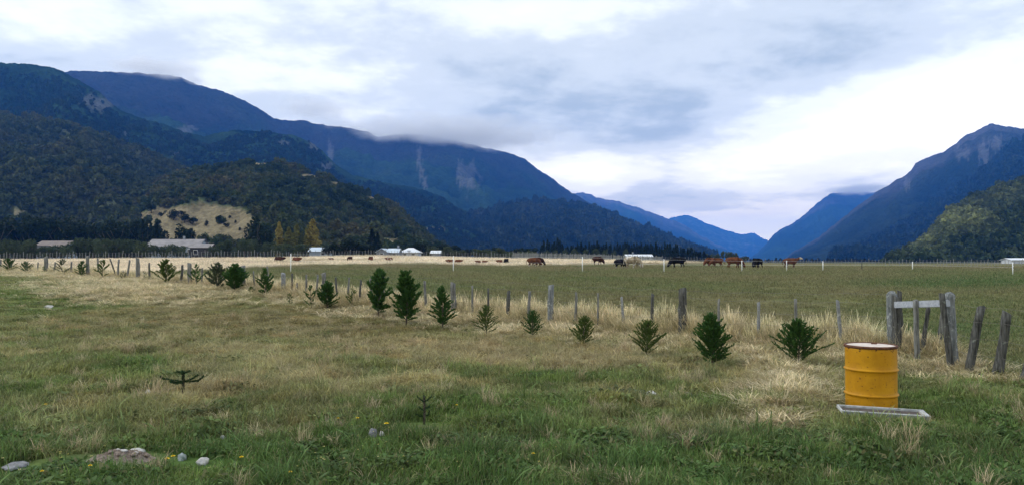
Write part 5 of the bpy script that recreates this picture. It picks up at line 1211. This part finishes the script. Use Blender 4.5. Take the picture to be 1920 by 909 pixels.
row(612, 700, 9, [(612, 462), (650, 448), (700, 455)], 205, 30, 'dark', 'dark rounded tree between the blue roofed shed and the lone conifer', 'dark trees left of the gabled house', 8, 6)
row(775, 1000, 24, [(775, 464), (790, 452), (830, 458), (845, 457), (880, 464), (1000, 466)], 262, 22, 'dark', 'dark green tree in the line right of the white hipped roof', 'dark trees right of the white roof', 8, 20)
row(780, 1010, 18, [(780, 462), (900, 466), (1010, 468)], 242, 22, 'olive', 'olive green tree in the line right of the white hipped roof', 'olive trees right of the white roof', 8, 12)
row(905, 965, 7, [(905, 472), (965, 474)], 205, 18, 'bush', 'pale bushy willow before the tree line', 'pale willows before the tree line', 4, 6)
row(1014, 1140, 26, [(1014, 456), (1042, 448), (1060, 460), (1080, 457), (1140, 455)], 380, 13, 'conifer', 'dark pointed conifer in the left part of the conifer belt', 'conifers, left part of the belt', 12, 25)
row(1140, 1330, 44, [(1140, 456), (1250, 457), (1290, 462), (1330, 474)], 400, 12, 'conifer', 'dark pointed conifer in the right part of the conifer belt', 'conifers, right part of the belt', 9, 30)
row(1010, 1180, 9, [(1010, 466), (1180, 468)], 340, 14, 'olive', 'lighter olive tree in front of the conifer belt', 'olive trees before the conifer belt', 6, 12)
row(1325, 1402, 9, [(1325, 476), (1362, 470), (1402, 480)], 430, 13, 'olive', 'small olive tree at the right end of the tree line', 'olive trees at the end of the line', 5, 15)
row(1395, 1640, 34, [(1395, 484), (1500, 484), (1640, 485)], 700, 11, 'conifer', 'tiny distant conifer below the right mountain', 'tiny conifers below the right mountain', 5, 60)
row(1640, 1960, 34, [(1640, 486), (1700, 484), (1960, 482)], 520, 18, 'dark', 'dark tree along the foot of the right hill', 'dark trees at the foot of the right hill', 7, 60)
# single bushes on the tan clearing
ML = LAYERS['middle_hill']
def on_layer(L, px, py):
    d = (L['qx'][:L['nr']] - px) ** 2 + (L['qy'][:L['nr']] - py) ** 2; i, j = np.unravel_index(np.argmin(d), d.shape); return L['V'][i, j]
for px, py, w_, h_ in ((325, 411, 24, 16), (345, 418, 22, 13), (313, 405, 14, 9), (412, 421, 13, 13), (424, 426, 12, 7), (388, 424, 8, 10), (300, 407, 10, 8), (442, 419, 5, 6), (432, 410, 7, 5), (450, 432, 6, 6), (362, 420, 18, 12), (340, 402, 14, 7), (285, 400, 22, 14), (452, 396, 16, 9)):
    P = on_layer(ML, px, py); Y = P[1]
    if 'bush' in PROTO:
        root = tag(empty('bush', (P[0], P[1], P[2] - .3), px), 'dark rounded bush standing alone on the bare tan clearing', 'bush', 'single bushes on the tan clearing'); root.scale = (w_ / F * Y / .62, w_ / F * Y / .62, 1.35 * h_ / F * Y)
        tr, crn = random.choice(PROTO['dark']); link('trunk', tr, root); link('crown', crn, root)

# ------------------------------------------------------------------ cloud resting on the ridge crests
def mist(px, py, Y, rx, ry, rz, dens, label, seed):
    bm = bmesh.new(); bmesh.ops.create_icosphere(bm, subdivisions=4, radius=1); k = rx / F * Y; h = rz / F * Y
    for v in bm.verts: v.co = Vector((v.co.x * k, v.co.y * ry, v.co.z * h))
    me = bpy.data.meshes.new('ridge_cloud'); bm.to_mesh(me); bm.free()
    m = bpy.data.materials.new('cloud_vapour'); m.use_nodes = True; t = NT(m.node_tree); t.n.clear(); o = t.new('ShaderNodeOutputMaterial'); v = t.new('ShaderNodeVolumePrincipled')
    P = t.obj(); q = t.vmath('DIVIDE', P, (k, ry, h)); r2 = t.vmath('LENGTH', q, out=1)
    n = t.noise(t.vmath('ADD', t.mapping(P, (1, 1, 2.2)), (seed * 900., 0, 0)), 1 / 130., 4, .6)
    d = t.maprange(t.math('ADD', t.math('MULTIPLY', t.math('SUBTRACT', n, .5), 1.6), t.math('SUBTRACT', 1.0, r2)), .0, .9, 0, 1, True)
    t.set(v, 'Color', (.97, .98, 1, 1)); t.set(v, 'Density', t.math('MULTIPLY', d, dens)); t.set(v, 'Anisotropy', .2); t.l.new(v.outputs[0], o.inputs['Volume'])
    me.materials.append(m); ob = link('ridge_cloud', me, None, at(px, py, Y)); tag(ob, label, None, None, 'stuff')
mist(830, 251, 4030, 260, 420, 36, .0085, 'grey cloud wrapping the crest of the long ridge', 1)
mist(300, 128, 3080, 110, 200, 16, .012, 'thin cloud wisp on the crest of the left summit', 2)
mist(368, 150, 3250, 22, 90, 12, .012, 'small cloud wisp on the shoulder of the left summit', 3)
mist(600, 205, 3900, 90, 300, 18, .006, 'faint cloud above the saddle of the long ridge', 6)
mist(1610, 356, 7900, 70, 600, 10, .006, 'thin cloud on the flat topped mountain', 4)
